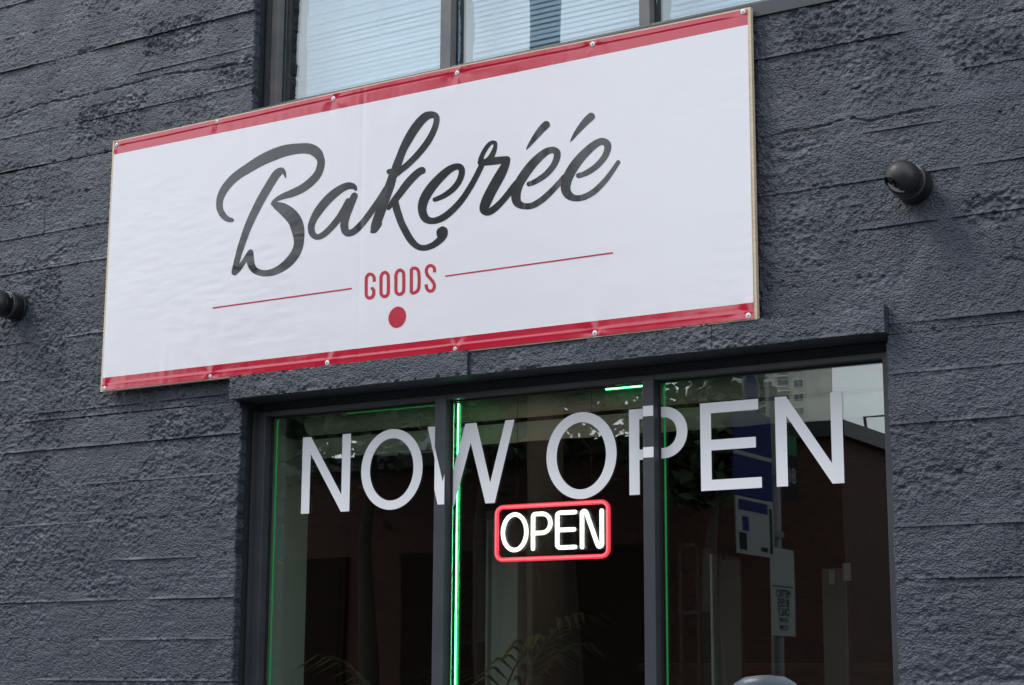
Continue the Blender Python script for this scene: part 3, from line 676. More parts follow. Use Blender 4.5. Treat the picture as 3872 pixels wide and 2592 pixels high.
for i, (x, z) in enumerate(spts):
    y = YS + float(bend(np.array([x]))[0]) - 0.0010; r = 0.0078 if i not in (1, 7, 9) else 0.0062
    o = S('washer', MB().lathe([(r, 0), (r, 0.0012), (r * 0.85, 0.0024), (r * 0.42, 0.0028), (r * 0.40, 0.0010)], (x, y, z), (0, -1, 0), 20), M['washer'], smooth=True)
    if i != 1:
        h = MB().lathe([(r * 0.36, 0.0008), (r * 0.36, 0.0034), (r * 0.25, 0.0040)], (x, y, z), (0, -1, 0), 10).build('screw_head', M['screw'], None); adopt(h, o)
    else:
        h = MB().lathe([(r * 0.34, 0.0006), (r * 0.34, 0.0012)], (x, y, z), (0, -1, 0), 10).build('hole', M['dark'], None); adopt(h, o)

# ------------------------------------------------------------------ security cameras
def security_camera(cx, cz, label, look):
    t = tag(empty('security_camera', (cx, 0, cz)), label, 'camera', 'turret security cameras beside the sign')
    def A(name, mb, mt, parent=t, **kw):
        o = mb.build(name, mt, None, **kw); return adopt(o, parent)
    A('mounting_plate', MB().lathe([(0.0500, -0.004), (0.0500, 0.012), (0.0485, 0.014)], (cx, 0, cz), (0, -1, 0), 44), M['cam_black'], smooth=True)
    A('base', MB().lathe([(0.0470, 0.013), (0.0488, 0.018), (0.0488, 0.050), (0.0466, 0.054)], (cx, 0, cz), (0, -1, 0), 44), M['cam_black'], smooth=True)
    A('ring', MB().lathe([(0.0470, 0.0535), (0.0491, 0.055), (0.0491, 0.062), (0.0466, 0.0635)], (cx, 0, cz), (0, -1, 0), 44), M['cam_ring'], smooth=True)
    A('collar', MB().lathe([(0.0462, 0.0630), (0.0462, 0.076), (0.0458, 0.088), (0.0440, 0.096), (0.0400, 0.100)], (cx, 0, cz), (0, -1, 0), 44), M['cam_gloss'], smooth=True)
    lk = Vector(look).normalized(); c = Vector((cx, -0.100, cz)); R = 0.0452
    ca = 48
    prof = [(R * math.sin(a), R * math.cos(a)) for a in [math.radians(x) for x in range(176, ca - 1, -4)]]
    prof += [(R * math.sin(math.radians(ca)) - 0.0015, R * math.cos(math.radians(ca)) + 0.0015), (R * math.sin(math.radians(ca)) - 0.0035, R * math.cos(math.radians(ca)) + 0.0005), (R * math.sin(math.radians(ca)) - 0.004, R * math.cos(math.radians(ca)) - 0.006)]
    A('eyeball', MB().lathe(prof, c, lk, 44), M['cam_shell'], smooth=True)
    d = R * math.cos(math.radians(ca)); rf = R * math.sin(math.radians(ca))
    A('face', MB().lathe([(rf - 0.0042, d - 0.006), (rf - 0.0042, d - 0.004), (rf * 0.5, d - 0.002)], c, lk, 32), M['cam_gloss'], smooth=True)
    u = lk.cross(Vector((0, 0, 1))).normalized(); w = u.cross(lk)
    A('lens', MB().lathe([(0.010, d - 0.003), (0.010, d + 0.001), (0.007, d + 0.002), (0.006, d)], c + w * 0.008, lk, 24), M['cam_gloss'], smooth=True)
    A('infrared_lamp', MB().lathe([(0.0045, d - 0.004), (0.0045, d - 0.001), (0.003, d)], c - w * 0.016, lk, 16), M['cam_ring'], smooth=True)
    sp = c + Vector((-0.012, -0.020, 0.0)); sp.z = c.z + math.sqrt(R * R - 0.012 ** 2 - 0.020 ** 2)
    A('screw', MB().lathe([(0.0022, -0.001), (0.0022, 0.0008)], sp, sp - c, 12), M['cam_print'])
    # small printed mark on the collar
    for j in range(4):
        an = math.radians(28 + j * 6); px, pz = cx + 0.0466 * math.cos(an), cz + 0.0466 * math.sin(an)
        A('printed_mark', MB().box(px - 0.0004, px + 0.0006, -0.0765, -0.072, pz - 0.0017, pz + 0.0017), M['cam_print'])
    return t
security_camera(*[a for a in P(3454, 702, -0.01)], 'black turret security camera right of the sign', (-0.52, -0.40, -0.76))
xl, zl_ = P(62, 1165, -0.005)
security_camera(xl + 0.004, zl_, 'black turret security camera left of the sign', (-0.55, -0.45, -0.70))

# ------------------------------------------------------------------ neon OPEN sign inside the glass
NY = 0.160
neon = tag(empty('neon_sign', (0.46, NY, 1.953)), 'lit neon open sign with white letters in a red rounded frame', 'neon sign')
def NN(name, mb, mt, parent=None, **kw):
    o = mb.build(name, mt, None, **kw); return adopt(o, parent or neon)
def rrect(x0, x1, z0, z1, r, n=6):
    out = []
    for (cx, cz, a0) in ((x1 - r, z1 - r, 0), (x0 + r, z1 - r, 90), (x0 + r, z0 + r, 180), (x1 - r, z0 + r, 270)):
        for i in range(n + 1):
            a = math.radians(a0 + 90 * i / n); out.append((cx + r * math.cos(a), NY, cz + r * math.sin(a)))
    return out
fr = NN('tube_frame', MB().tube(rrect(0.2665, 0.6515, 1.9605, 2.1195, 0.022), 0.0068, 12, closed=True), M['neon_red'], smooth='all')
NN('tube_core', MB().tube([(x, y - 0.0052, z) for x, y, z in rrect(0.2665, 0.6515, 1.9605, 2.1195, 0.022)], 0.0030, 8, closed=True), M['neon_red_core'], parent=fr, smooth='all')
tr_ = 0.0066
z0n, z1n = 1.9905, 2.0935
def np3(pts): return [(x, NY, z) for x, z in pts]
on = [(0.3300 + 0.0415 * math.cos(2 * math.pi * i / 40), NY, 2.0420 + 0.0535 * math.sin(2 * math.pi * i / 40)) for i in range(40)]
NN('tube_letter', MB().tube(on, tr_, 10, closed=True), M['neon_white'], smooth='all')
def tubep(pts, n=5):
    c = [tuple(p) for p in catmull([np.array((x, NY, z)) for x, z in pts], n)]; return c
def blob(mb, p): mb.lathe([(tr_ * math.sin(a), -tr_ * math.cos(a)) for a in [math.pi * j / 8 for j in range(1, 8)]], p, (0, 1, 0), 10)
def letter_tube(paths):
    mb = MB()
    for pth in paths:
        mb.tube(pth, tr_, 10)
        blob(mb, pth[0]); blob(mb, pth[-1])
    NN('tube_letter', mb, M['neon_white'], smooth='all')
def arc(cx, cz, r, a0, a1, n=8): return [(cx + r * math.cos(math.radians(a0 + (a1 - a0) * i / n)), cz + r * math.sin(math.radians(a0 + (a1 - a0) * i / n))) for i in range(n + 1)]
letter_tube([np3([(0.3950, z0n), (0.3950, z1n - 0.008)] + arc(0.4030, z1n - 0.008, 0.008, 180, 90, 4) + [(0.4270, z1n)] + arc(0.4270, z1n - 0.0285, 0.0285, 90, -90, 10) + [(0.3960, z1n - 0.057)])])
letter_tube([np3([(0.5400, z1n), (0.4880, z1n)] + arc(0.4880, z1n - 0.009, 0.009, 90, 180, 4) + [(0.4790, z0n + 0.009)] + arc(0.4880, z0n + 0.009, 0.009, 180, 270, 4) + [(0.5400, z0n)]), np3([(0.4800, 2.0425), (0.5360, 2.0425)])])
letter_tube([np3([(0.5635, z0n - 0.001), (0.5635, z1n - 0.006)] + arc(0.5710, z1n - 0.006, 0.0075, 180, 20, 6) + [(0.6155, z0n + 0.004)] + arc(0.6225, z0n + 0.006, 0.0075, 200, 360, 6) + [(0.6300, z1n)])])
NN('backing_plate', MB().box(0.272, 0.646, NY + 0.009, NY + 0.013, 1.966, 2.114), M['acrylic'])
for x in (0.33, 0.59):
    NN('hanging_cord', MB().tube([(x, NY + 0.011, 2.113), (x + 0.002, NY + 0.011, 2.452)], 0.0008, 5), M['dark'])

# ------------------------------------------------------------------ green light strips round the panes
def led(path, core, sleeve, label, r=0.0036):
    t = tag(empty('light_strip', path[0]), label, 'light strip', 'green light strips round the shop window')
    inv = Matrix.Translation([-a for a in path[0]])
    if sleeve is not None:
        o = MB().tube([(x, y + 0.004, z) for x, y, z in path], r * 2.2, 8).build('sleeve', M[sleeve], None, smooth='all'); o.parent = t; o.matrix_parent_inverse = inv
    o = MB().tube(path, r, 8).build('lamp_line', M[core], None, smooth='all'); o.parent = t; o.matrix_parent_inverse = inv
led([(0.1375, 0.137, 0.66), (0.1375, 0.137, 2.434), (0.1385, 0.137, 2.446)], 'green_core', 'green_sleeve', 'bright green light strip down the left of the middle pane', 0.0030)
led([(-0.5835, 0.140, 0.66), (-0.5835, 0.140, 2.440), (-0.5790, 0.140, 2.447)], 'green_dim', None, 'dim green light strip down the left pane', 0.0024)
led([(0.8515, 0.136, 0.66), (0.8515, 0.136, 2.436), (0.8545, 0.136, 2.446)], 'green_dim', None, 'dim green light strip down the right pane', 0.0027)
led([(0.655, 0.142, 2.4490), (0.8075, 0.142, 2.4490)], 'green_core', 'green_sleeve', 'short bright green light strip at the head of the middle pane', 0.0020)
led([(-0.30, 0.142, 2.4485), (0.088, 0.142, 2.4485)], 'green_dim', None, 'thin green light strip at the head of the left pane', 0.0016)

# ------------------------------------------------------------------ roller shade inside the shop window
rs = tag(empty('roller_shade', (0.45, 0.23, 2.33)), 'cream roller shade rolled up behind the top of the shop window', 'shade')
def RS(name, mb, mt, **kw):
    o = mb.build(name, mt, None, **kw); o.parent = rs; o.matrix_parent_inverse = Matrix.Translation((-0.45, -0.23, -2.33)); return o
RS('roll', MB().lathe([(0.038, 0.0), (0.0385, 0.01), (0.0385, 2.03), (0.038, 2.04)], (-0.515, 0.232, 2.440), (1, 0, 0), 32), M['shade'], smooth=True)
RS('end_bracket', MB().box(-0.592, -0.518, 0.19, 0.275, 2.395, 2.49), M['dark'], bevel=0.006)
RS('end_bracket', MB().box(1.528, 1.55, 0.19, 0.275, 2.395, 2.49), M['dark'], bevel=0.006)
RS('bottom_rail', MB().box(-0.56, 1.545, 0.236, 0.246, 2.385, 2.389), M['shade'])
n_ = 260; vv = []; ff = []
for i in range(n_):
    x = -0.56 + 2.10 * i / (n_ - 1); zz = 2.3245 + 0.0022 * abs(math.sin(x * 24)) + 0.002 * math.sin(x * 5); yy = 0.240 + 0.004 * math.sin(x * 24 + 1)
    vv += [(x, yy, zz), (x, 0.242, 2.3845), (x, yy + 0.002, zz), (x, 0.244, 2.3845)]
for i in range(n_ - 1):
    a = 4 * i; ff += [(a, a + 4, a + 5, a + 1), (a + 2, a + 3, a + 7, a + 6), (a, a + 2, a + 6, a + 4)]
RS('valance', MB().add(vv, ff), M['shade'], smooth='all', fix=False)
MB().box(-0.598, 1.55, 0.128, 0.33, 2.49, 2.56).build('window_reveal', M['reveal'], bld)

# ------------------------------------------------------------------ blinds of the upper window
slat_me = None
def blind(x0, x1, label, closed):
    t = tag(empty('venetian_blind', ((x0 + x1) / 2, 0.205, 3.54)), label, 'blind', 'white venetian blinds in the upper window')
    w = x1 - x0; mb = MB(); n = 5; V = []; Fc = []
    for j in range(n):                                           # shallow curved slat section
        s = (j / (n - 1) - 0.5) * 0.0245; cvt = 0.0022 * (1 - (2 * j / (n - 1) - 1) ** 2)
        a = math.radians(closed); yy = s * math.cos(a) - cvt * math.sin(a); zz = s * math.sin(a) + cvt * math.cos(a)
        V += [(-w / 2, yy, zz), (w / 2, yy, zz)]
    for j in range(n - 1): Fc.append((2 * j, 2 * j + 1, 2 * j + 3, 2 * j + 2))
    me = mb.add(V, Fc).mesh('slat', M['slat'])
    z = 3.548; i = 0
    while z < 4.86:
        o = bpy.data.objects.new('slat', me); link(o, t)
        o.location = (random.gauss(0, 0.0018) + 0.003 * math.sin(z * 21), random.gauss(0, 0.0008), z - 3.54)
        o.rotation_euler = (random.gauss(0, 0.045), random.gauss(0, 0.0012), random.gauss(0, 0.001)); z += 0.0178; i += 1
    inv = Matrix.Translation((-(x0 + x1) / 2, -0.205, -3.54))
    def B(name, m_, mt):
        o = m_.build(name, mt, None); o.parent = t; o.matrix_parent_inverse = inv
    B('bottom_rail', MB().box(x0, x1, 0.196, 0.214, 3.530, 3.539), M['slat']); B('head_rail', MB().box(x0, x1, 0.19, 0.22, 4.865, 4.895), M['slat'])
    for fx in (0.13, 0.5, 0.87):
        B('ladder_cord', MB().tube([(x0 + w * fx, 0.1925, 3.535), (x0 + w * fx, 0.1925, 4.87)], 0.0009, 5), M['cord'])
    B('tilt_wand', MB().tube([(x0 + w * 0.47, 0.182, 3.83), (x0 + w * 0.47, 0.182, 4.86)], 0.0022, 6), M['cord'])
blind(-0.555, 0.083, 'white venetian blind in the left pane of the upper window', 74)
blind(0.137, 0.803, 'white venetian blind in the middle pane of the upper window', 68)
blind(0.853, 1.522, 'white venetian blind in the right pane of the upper window', 72)

# ------------------------------------------------------------------ things inside the shop
def in_room(name, label, cat, base, parts, group=None):
    t = tag(empty(name, base), label, cat, group); inv = Matrix.Translation([-a for a in base]); out = []
    for nm, mb, mt, kw in parts:
        o = mb.build(nm, mt, None, **kw); o.parent = t; o.matrix_parent_inverse = inv; out.append(o)
    return t
# palm in a pot
pb = (-0.17, 0.56, 0.02)
leaf_parts = [('pot', MB().lathe([(0.12, 0), (0.17, 0.30), (0.18, 0.30), (0.18, 0.34), (0.16, 0.34), (0.15, 0.31)], pb, (0, 0, 1), 28), M['pot'], dict(smooth=True)),
              ('soil', MB().lathe([(0.152, 0.300), (0.152, 0.312)], pb, (0, 0, 1), 20), M['soil'], {})]
r = random.Random(5)
for j in range(13):
    an = 2 * math.pi * j / 13 + r.uniform(-.2, .2); ln = r.uniform(0.62, 0.95); rise = r.uniform(1.22, 1.60)
    if j % 4 == 0: rise += 0.15
    mb = MB(); st = []
    ox, oy = math.cos(an), math.sin(an)
    for q in range(15):
        t_ = q / 14; rad = ln * (0.08 + 0.62 * t_ ** 1.7); z = 0.32 + rise * (t_ ** 0.75) * 1.06 - 0.28 * t_ ** 4
        st.append(Vector((pb[0] + ox * rad * 0.8, pb[1] + oy * rad * 0.5, z)))
    mb.tube(st, [0.007 * (1 - 0.8 * q / 14) + 0.001 for q in range(15)], 6)
    for q in range(6, 15):
        for s in (-1, 1):
            for e in (0, 0.5):
                if q == 14 and e: continue
                p = st[q] if e == 0 else (st[q] + st[q + 1]) / 2
                tdir = (st[min(q + 1, 14)] - st[q - 1]).normalized(); side = tdir.cross(Vector((0, 0, 1))).normalized() * s
                d = (tdir * 0.75 + side * 0.9 + Vector((0, 0, -0.18))).normalized(); L_ = r.uniform(0.15, 0.26) * (1.1 - 0.45 * abs(q - 10) / 5)
                wv = d.cross(Vector((0, 0, 1))).normalized() * 0.0085
                m1 = p + d * L_ * 0.45 + Vector((0, 0, -0.004)); m2 = p + d * L_ + Vector((0, 0, -0.10 * L_ / 0.2 * 0.8))
                mb.add([p - wv * .3, p + wv * .3, m1 + wv, m2, m1 - wv], [(0, 1, 2, 4), (4, 2, 3)])
    leaf_parts.append(('frond', mb, M['leaf'], dict(fix=False)))
in_room('potted_palm', 'leafy potted palm standing inside behind the shop window', 'plant', pb, leaf_parts)
# pale door frame / column further in, lattice screens, board with notices, wooden counter
def xi(px, yp): return P(px, 2200, yp)[0]
YI = 0.9
c0, c1, cz1 = xi(1858, YI), xi(1957, YI), P(1957, 1960, YI)[1]
in_room('interior_column', 'pale grey square column inside the shop behind the neon sign', 'column', (c0, YI, 0.02),
        [('shaft', MB().box(c0, c1, YI, YI + 0.10, 0.02, cz1), M['reveal'], {}), ('corner_bead', MB().box(xi(1843, YI), xi(1849, YI), YI - 0.01, YI + 0.1, 0.02, cz1), M['reveal'], {}), ('capital', MB().box(c0 - 0.02, c1 + 0.01, YI - 0.01, YI + 0.11, cz1, cz1 + 0.03), M['pale'], {})])
def lattice(x0, x1, z0, z1, y, label):
    mb = MB(); p = 0.030; n = int((x1 - x0 + z1 - z0) / p) + 1
    for s in (1, -1):
        for i in range(-1, n + 1):
            c = i * p
            pts = []
            for (u0, v0) in ((0, c), (x1 - x0, c - (x1 - x0))): pts.append((u0, v0))
            (ua, va), (ub, vb) = pts
            H = z1 - z0
            if va > H: ua += va - H; va = H
            if vb < 0: ub += vb; vb = 0
            if ub <= ua + 0.003: continue
            fx = (lambda u: x0 + u) if s == 1 else (lambda u: x1 - u)
            mb.tube([(fx(ua), y, z0 + va), (fx(ub), y, z0 + vb)], 0.0021, 4)
    o = in_room('lattice_screen', label, 'screen', ((x0 + x1) / 2, y, 0.02), [('mesh', mb, M['dark'], dict(fix=False)), ('frame', MB().box(x0 - 0.012, x0, y - .01, y + .01, 0.02, z1).box(x1, x1 + 0.012, y - .01, y + .01, 0.02, z1).box(x0, x1, y - .01, y + .01, z1, z1 + .012).box(x0, x1, y - .01, y + .01, z0 - .012, z0), M['dark'], {})], 'diamond lattice screens inside the shop')
    for c in o.children:
        if c.name.startswith('mesh'): c['kind'] = 'stuff'
    adopt(MB().box(x0, x1, y + 0.10, y + 0.11, z0, z1).build('backing', M['pale'], None), o)
lattice(xi(1738, YI), xi(1790, YI), P(1760, 2425, YI)[1], P(1760, 1955, YI)[1], YI, 'dark diamond lattice screen just right of the first mullion')
lattice(xi(2583, YI), xi(2637, YI), P(2600, 2310, YI)[1], P(2600, 2068, YI)[1], YI, 'dark diamond lattice screen just right of the second mullion')
p0, p1, pz = xi(3108, YI), xi(3200, YI), P(3150, 2150, YI)[1]
in_room('notice_board', 'pale partition with two white paper notices seen in the right pane', 'partition', (p0, YI, 0.02),
        [('panel', MB().box(p0, p1, YI, YI + 0.03, 0.02, pz), M['pale'], {}), ('notice', MB().box(p0 + 0.026, p0 + 0.046, YI - 0.006, YI - 0.002, pz - 0.05, pz - 0.005), M['paper'], {}), ('notice', MB().box(p1 - 0.008, p1 + 0.018, YI - 0.006, YI - 0.002, pz - 0.04, pz + 0.015), M['paper'], {})])
q0, q1, q2, qz = xi(2695, YI), xi(2720, YI), xi(2800, YI), P(2740, 2095, YI)[1]
in_room('tall_cabinet', 'narrow pale cabinet inside at the left of the right pane', 'cabinet', (q0, YI, 0.02),
        [('side_panel', MB().box(q0, q0 + 0.008, YI - 0.02, YI + 0.2, 0.02, qz), M['reveal'], {}), ('back_panel', MB().box(q0 + 0.008, q1 - 0.004, YI + 0.03, YI + 0.05, 0.02, qz), M['pale'], {}), ('door', MB().box(q1, q2, YI, YI + 0.02, 0.06, qz - 0.02), M['pale'], {}), ('handle', MB().tube([(q1 + 0.012, YI - 0.01, 1.2), (q1 + 0.012, YI - 0.01, 1.35)], 0.005, 6), M['dark'], {})])
in_room('wooden_counter', 'brown wooden counter shelf inside the shop', 'counter', (0.9, 2.2, 0.02),
        [('top', MB().box(-0.2, 2.6, 1.95, 2.45, 1.645, 1.675), M['wood'], {}), ('front', MB().box(-0.18, 2.58, 2.05, 2.09, 0.02, 1.645), M['wood'], {})])

# ================================================================== across the street (seen mirrored in the glass)
def mir(x, y, dist):
    """point seen mirrored in the shop glass at photo pixel x, y when it is `dist` metres (along y) from the camera by way of the glass"""
    X, Z = P(x, y, CAM[1] + dist); return X, 2 * 0.12 - (CAM[1] + dist), Z
# low brick building on the far corner
bk = tag(empty('brick_building', (-14, -18.6, 0)), 'low red brick building with tall windows across the street', 'building')
def part(root, name, mb, mt, **kw):
    o = mb.build(name, mt, None, **kw); return adopt(o, root)
part(bk, 'wall', MB().box(-34, -5.85, -46, -18.6, -0.15, 5.0), M['brick'])
part(bk, 'parapet', MB().box(-34.1, -5.75, -46.1, -18.5, 5.0, 5.22), M['dark'])
for i in range(7):
    y0 = -21.5 - i * 3.4
    w_ = part(bk, 'window', MB().box(-5.87, -5.80, y0 - 1.7, y0, 0.9, 3.5), M['old_glass'])
    g_ = MB().box(-5.80, -5.79, y0 - 1.6, y0 - 0.1, 1.0, 3.4).build('pane', M['old_glass'], None); adopt(g_, w_)
for i in range(9):
    x0 = -8.6 - i * 2.9
    w_ = part(bk, 'window', MB().box(x0 - 1.8, x0, -18.62, -18.52, 0.9, 3.6), M['old_glass'])
    g_ = MB().box(x0 - 1.7, x0 - 0.1, -18.52, -18.51, 1.0, 3.5).build('pane', M['old_glass'], None); adopt(g_, w_)
# rooftop chair frames
for (a, b, c, lab) in ((-7.4, -24.0, 0.9, 'small metal frame on the brick roof nearer the tower'), (-6.6, -27.5, 1.1, 'taller bent metal frame on the brick roof edge')):
    in_room('roof_frame', lab, 'frame', (a, b, 5.22), [('tube', MB().tube([(a, b, 5.2), (a - 0.1, b, 5.2 + c), (a + 0.4, b, 5.2 + c), (a + 0.55, b, 5.2)], 0.03, 6), M['dark'], {})])
# warehouse on the other corner of the side street
wh = tag(empty('warehouse', (20, -18.6, 0)), 'plain grey warehouse with a row of wide windows across the street', 'building')
part(wh, 'wall', MB().box(5.0, 44, -40, -18.6, -0.15, 8.5), M['office']); part(wh, 'parapet', MB().box(4.9, 44.1, -40.1, -18.5, 8.5, 8.75), M['dark'])
for i in range(9):
    for z0 in (1.0, 5.0):
        w_ = part(wh, 'window', MB().box(6.5 + i * 4.2, 9.3 + i * 4.2, -18.62, -18.52, z0, z0 + 2.2), M['dark'])
        g_ = MB().box(6.6 + i * 4.2, 9.2 + i * 4.2, -18.52, -18.51, z0 + 0.1, z0 + 2.1).build('pane', M['old_glass'], None); adopt(g_, w_)
# apartment tower beyond
D1 = 330
xa, ya, za = mir(2600, 1450, D1); xb, yb, zb_ = mir(3050, 1450, D1); zt_ = mir(2850, 1330, D1)[2]
tw = tag(empty('apartment_tower', (xa, ya, 0)), 'grey concrete apartment tower with white balconies', 'building')
part(tw, 'wall', MB().box(xa, xb, ya - 14, ya, -0.15, zt_), M['tower'])
for fl in range(int(zt_ * 0.58 / 3.0), int(zt_ / 3.0)):
    for q in range(8):
        bw = (xb - xa) / 8; x0 = xa + q * bw
        if q in (1, 4, 6):
            b_ = part(tw, 'balcony', MB().box(x0 + 0.3, x0 + bw - 0.3, ya - 0.1, ya + 1.2, fl * 3.0, fl * 3.0 + 0.2).box(x0 + 0.3, x0 + bw - 0.3, ya + 1.1, ya + 1.2, fl * 3.0 + 1.0, fl * 3.0 + 1.15), M['tower_white'])
            mb_ = MB()
            for s in range(7): mb_.box(x0 + 0.3 + s * (bw - 0.7) / 6, x0 + 0.38 + s * (bw - 0.7) / 6, ya + 1.12, ya + 1.18, fl * 3.0 + 0.2, fl * 3.0 + 1.0)
            o = mb_.build('railing', M['tower_white'], None); adopt(o, b_)
            part(tw, 'window', MB().box(x0 + 0.6, x0 + bw - 0.6, ya + 0.02, ya + 0.1, fl * 3.0 + 0.3, fl * 3.0 + 2.4), M['tower_glass'])
        else:
            w_ = part(tw, 'window', MB().box(x0 + 0.5, x0 + bw - 0.5, ya + 0.02, ya + 0.12, fl * 3.0 + 0.8, fl * 3.0 + 2.5), M['tower_white'])
            g_ = MB().box(x0 + 0.65, x0 + bw / 2 - 0.05, ya + 0.12, ya + 0.14, fl * 3.0 + 0.9, fl * 3.0 + 2.4).box(x0 + bw / 2 + 0.05, x0 + bw - 0.65, ya + 0.12, ya + 0.14, fl * 3.0 + 0.9, fl * 3.0 + 2.4).build('pane', M['tower_glass'], None); adopt(g_, w_)
# dark office block, left in the reflections
D2 = 200
xa2, ya2, _ = mir(1377, 700, D2); xb2 = mir(1880, 700, D2)[0]; zt2 = mir(1700, 262, D2)[2]
ob = tag(empty('office_block', (xa2, ya2, 0)), 'tall dark grey office block rising behind the brick building', 'building')
part(ob, 'wall', MB().box(xa2, xb2, ya2 - 10, ya2, -0.15, zt2), M['office'])
nf = int(zt2 / 3.6); bwid = (xb2 - xa2) / 5
for fl in range(3, nf):
    for q in range(5):
        part(ob, 'window', MB().box(xa2 + q * bwid + 0.4, xa2 + (q + 1) * bwid - 0.4, ya2 - 0.05, ya2 + 0.06, fl * 3.6 + 0.9, fl * 3.6 + 2.7), M['tower_glass'])
# street trees in front of the brick building
def tree(name, base, h, rad, label, seed, nleaf=3000):
    r = random.Random(seed); t = tag(empty(name, base), label, 'tree', 'street trees on the far pavement')
    inv = Matrix.Translation([-a for a in base]); b = Vector(base)
    mb = MB(); mb.tube([b, b + Vector((0.05, 0.02, h * 0.25)), b + Vector((0.0, 0.1, h * 0.5)), b + Vector((0.1, 0.0, h * 0.8))], [0.17, 0.14, 0.10, 0.03], 9)
    tips = []
    for j in range(16):
        a = r.uniform(0, 6.283); z0 = h * r.uniform(0.70, 0.86); e = b + Vector((math.cos(a) * rad * r.uniform(.45, .9), math.sin(a) * rad * r.uniform(.45, .9), z0 + h * r.uniform(0.03, 0.13)))
        s0 = b + Vector((0.02, 0.05, z0)); mb.tube([s0, (s0 + e) / 2 + Vector((0, 0, -0.1)), e], [0.05, 0.035, 0.012], 6); tips.append(e)
        tips.append((s0 + e) / 2)
    o = mb.build('trunk', M['trunk'], None, smooth='all'); o.parent = t; o.matrix_parent_inverse = inv
    tips.append(b + Vector((0, 0, h * 0.9)))
    V = []; Fc = []
    for i in range(nleaf):
        c = r.choice(tips); s = rad * 0.24
        p = c + Vector((r.gauss(0, s), r.gauss(0, s), r.gauss(0, s * 0.8))); u = Vector((r.gauss(0, 1), r.gauss(0, 1), r.gauss(0, .5))).normalized(); w = u.cross(Vector((r.gauss(0, 1), r.gauss(0, 1), r.gauss(0, 1)))).normalized()
        l = r.uniform(0.07, 0.14); k0 = len(V); V += [p - u * l, p + w * l * .5, p + u * l, p - w * l * .5]; Fc.append((k0, k0 + 1, k0 + 2, k0 + 3))
    o = MB().add(V, Fc).build('crown', M['leaves'], None, fix=False); o.parent = t; o.matrix_parent_inverse = inv
for px, dist, h, rad, seed, lab in ((2690, 20.0, 5.5, 0.8, 1, 'small leafy street tree nearest the tower reflection'), (2160, 20.4, 6.6, 2.0, 2, 'leafy street tree right of the utility pole'), (1830, 20.2, 6.9, 2.1, 3, 'leafy street tree left of the utility pole'), (1400, 20.6, 7.2, 2.2, 4, 'tall leafy street tree before the brick front'), (1050, 20.3, 7.0, 2.2, 5, 'leafy street tree farthest along the pavement')):
    X_, Y_, _z = mir(px, 2000, dist); tree('street_tree', (X_, Y_, 0.0), h, rad, lab, seed)
# utility pole
X_, Y_, _z = mir(2063, 100, 19.2)
in_room('utility_pole', 'tall wooden utility pole with crossarm on the far pavement', 'pole', (X_, Y_, 0), [('shaft', MB().tube([(X_, Y_, -0.15), (X_, Y_, 13.5)], [0.24, 0.20], 14), M['pole_wood'], dict(smooth='all')), ('crossarm', MB().box(X_ - 1.1, X_ + 1.1, Y_ + 0.13, Y_ + 0.23, 12.6, 12.74), M['pole_wood'], {}),
        ('insulator', MB().lathe([(0.04, 0), (0.06, 0.05), (0.03, 0.12)], (X_ - 1.0, Y_ + 0.18, 12.74), (0, 0, 1), 10), M['galv'], {}), ('insulator', MB().lathe([(0.04, 0), (0.06, 0.05), (0.03, 0.12)], (X_ + 1.0, Y_ + 0.18, 12.74), (0, 0, 1), 10), M['galv'], {})])
# bus stop post by the kerb, seen mirrored in the right pane
bx, by = -0.34, -3.44
bs = tag(empty('bus_stop_post', (bx, by, 0)), 'kerbside bus stop post with blue panel and parking sign', 'bus stop')
def BS(name, mb, mt, parent=None, **kw):
    o = mb.build(name, mt, None, **kw); return adopt(o, parent or bs)
def text_on(parent, body, size, y, z, mt, x):
    cu = bpy.data.curves.new('lettering', 'FONT'); cu.body = body; cu.size = size; cu.align_x = 'CENTER'; cu.extrude = 0.0006
    tmp = bpy.data.objects.new('tmp', cu); COL.objects.link(tmp); bpy.context.view_layer.update()
    me = bpy.data.meshes.new_from_object(tmp.evaluated_get(bpy.context.evaluated_depsgraph_get())); bpy.data.objects.remove(tmp)
    me.materials.clear(); me.materials.append(mt)
    o = bpy.data.objects.new('lettering', me); link(o); adopt(o, parent)
    o.location = (x, y, z); o.rotation_euler = (math.pi / 2, 0, math.pi / 2)
    o['label'] = 'lettering ' + body
    return o
BS('post', MB().tube([(bx, by, -0.1), (bx, by, 3.05)], 0.03, 12), M['galv'], smooth='all')
xf = bx + 0.036
bp_ = BS('blue_panel', MB().box(bx + 0.031, xf, by + 0.10, by + 0.56, 2.47, 2.88), M['sign_blue'], bevel=0.002)
BS('band', MB().box(xf, xf + 0.002, by + 0.10, by + 0.56, 2.655, 2.675), M['sign_white'], parent=bp_)
em = BS('round_emblem', MB().lathe([(0.10, 0), (0.10, 0.006)], (bx + 0.031, by + 0.33, 2.985), (1, 0, 0), 32), M['sign_white'])
BS('emblem_disc', MB().lathe([(0.082, 0.006), (0.082, 0.009)], (bx + 0.031, by + 0.33, 2.985), (1, 0, 0), 32), M['sign_blue'], parent=em)
sp_ = BS('schedule_panel', MB().box(bx + 0.031, xf, by + 0.10, by + 0.53, 2.19, 2.465), M['sign_white'], bevel=0.004)
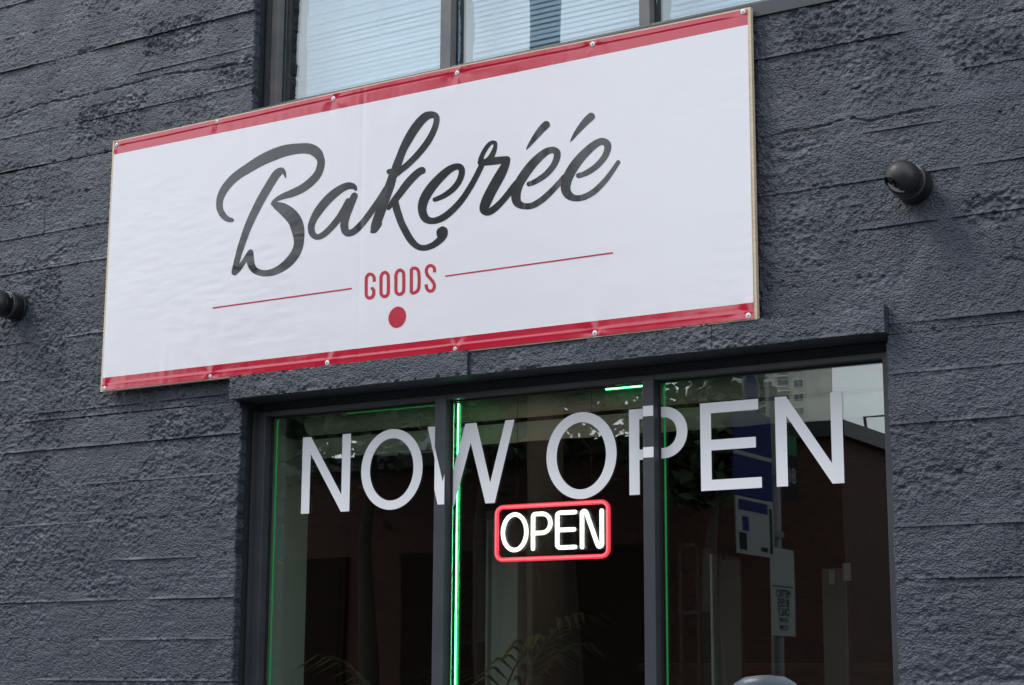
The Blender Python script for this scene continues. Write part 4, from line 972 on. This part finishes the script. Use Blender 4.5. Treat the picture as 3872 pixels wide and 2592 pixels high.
for (a, b, c, d, mm) in ((0.12, 0.15, 2.21, 2.43, 'sign_black'), (0.17, 0.5, 2.40, 2.45, 'sign_blue'), (0.39, 0.46, 2.30, 2.37, 'sign_blue'), (0.42, 0.5, 2.21, 2.29, 'sign_black'), (0.18, 0.26, 2.215, 2.235, 'sign_black')):
    BS('printed_block', MB().box(xf, xf + 0.0015, by + a, by + b, c, d), M[mm], parent=sp_)
ms = BS('parking_sign', MB().box(bx + 0.031, bx + 0.034, by - 0.15, by + 0.15, 1.825, 2.245), M['sign_white'], bevel=0.001)
BS('border_line', MB().box(bx + 0.034, bx + 0.0352, by - 0.13, by + 0.13, 2.055, 2.062), M['sign_green'], parent=ms)
for body, z in (('METRO', 2.005), ('BUSES', 1.962), ('ONLY', 1.919)):
    text_on(ms, body, 0.055, by, z, M['sign_black'], bx + 0.0352)
text_on(ms, '6-9 AM', 0.036, by, 1.888, M['sign_black'], bx + 0.0352); text_on(ms, '3-7 PM', 0.036, by, 1.852, M['sign_black'], bx + 0.0352)
rp_ = BS('route_plate', MB().box(bx + 0.031, bx + 0.034, by - 0.22, by - 0.06, 2.50, 2.72), M['sign_black'])
text_on(rp_, '86', 0.11, by - 0.14, 2.585, M['sign_white'], bx + 0.0352)
BS('route_cap', MB().box(bx + 0.031, bx + 0.034, by - 0.22, by - 0.06, 2.722, 2.82), M['sign_green'])
BS('bracket', MB().box(bx + 0.02, bx + 0.031, by - 0.22, by + 0.5, 2.60, 2.63).box(bx + 0.02, bx + 0.031, by - 0.04, by + 0.5, 2.30, 2.33), M['galv'])
# parking pay station
px_, py_ = -0.20, -2.96
in_room('pay_station', 'grey rounded parking pay station on the pavement', 'pay station', (px_, py_, 0), [('column', MB().box(px_ - 0.13, px_ + 0.13, py_ - 0.11, py_ + 0.11, 0.0, 1.48), M['meter'], dict(bevel=0.02)),
        ('hood', MB().lathe([(0.17, 1.48), (0.17, 1.55), (0.14, 1.60), (0.09, 1.628), (0.02, 1.635)], (px_, py_, 0), (0, 0, 1), 24), M['meter'], dict(smooth='all')), ('screen', MB().box(px_ + 0.131, px_ + 0.136, py_ - 0.07, py_ + 0.07, 1.25, 1.38), M['sign_black'], {}), ('base_plate', MB().box(px_ - 0.18, px_ + 0.18, py_ - 0.16, py_ + 0.16, 0.0, 0.02), M['dark'], {})])
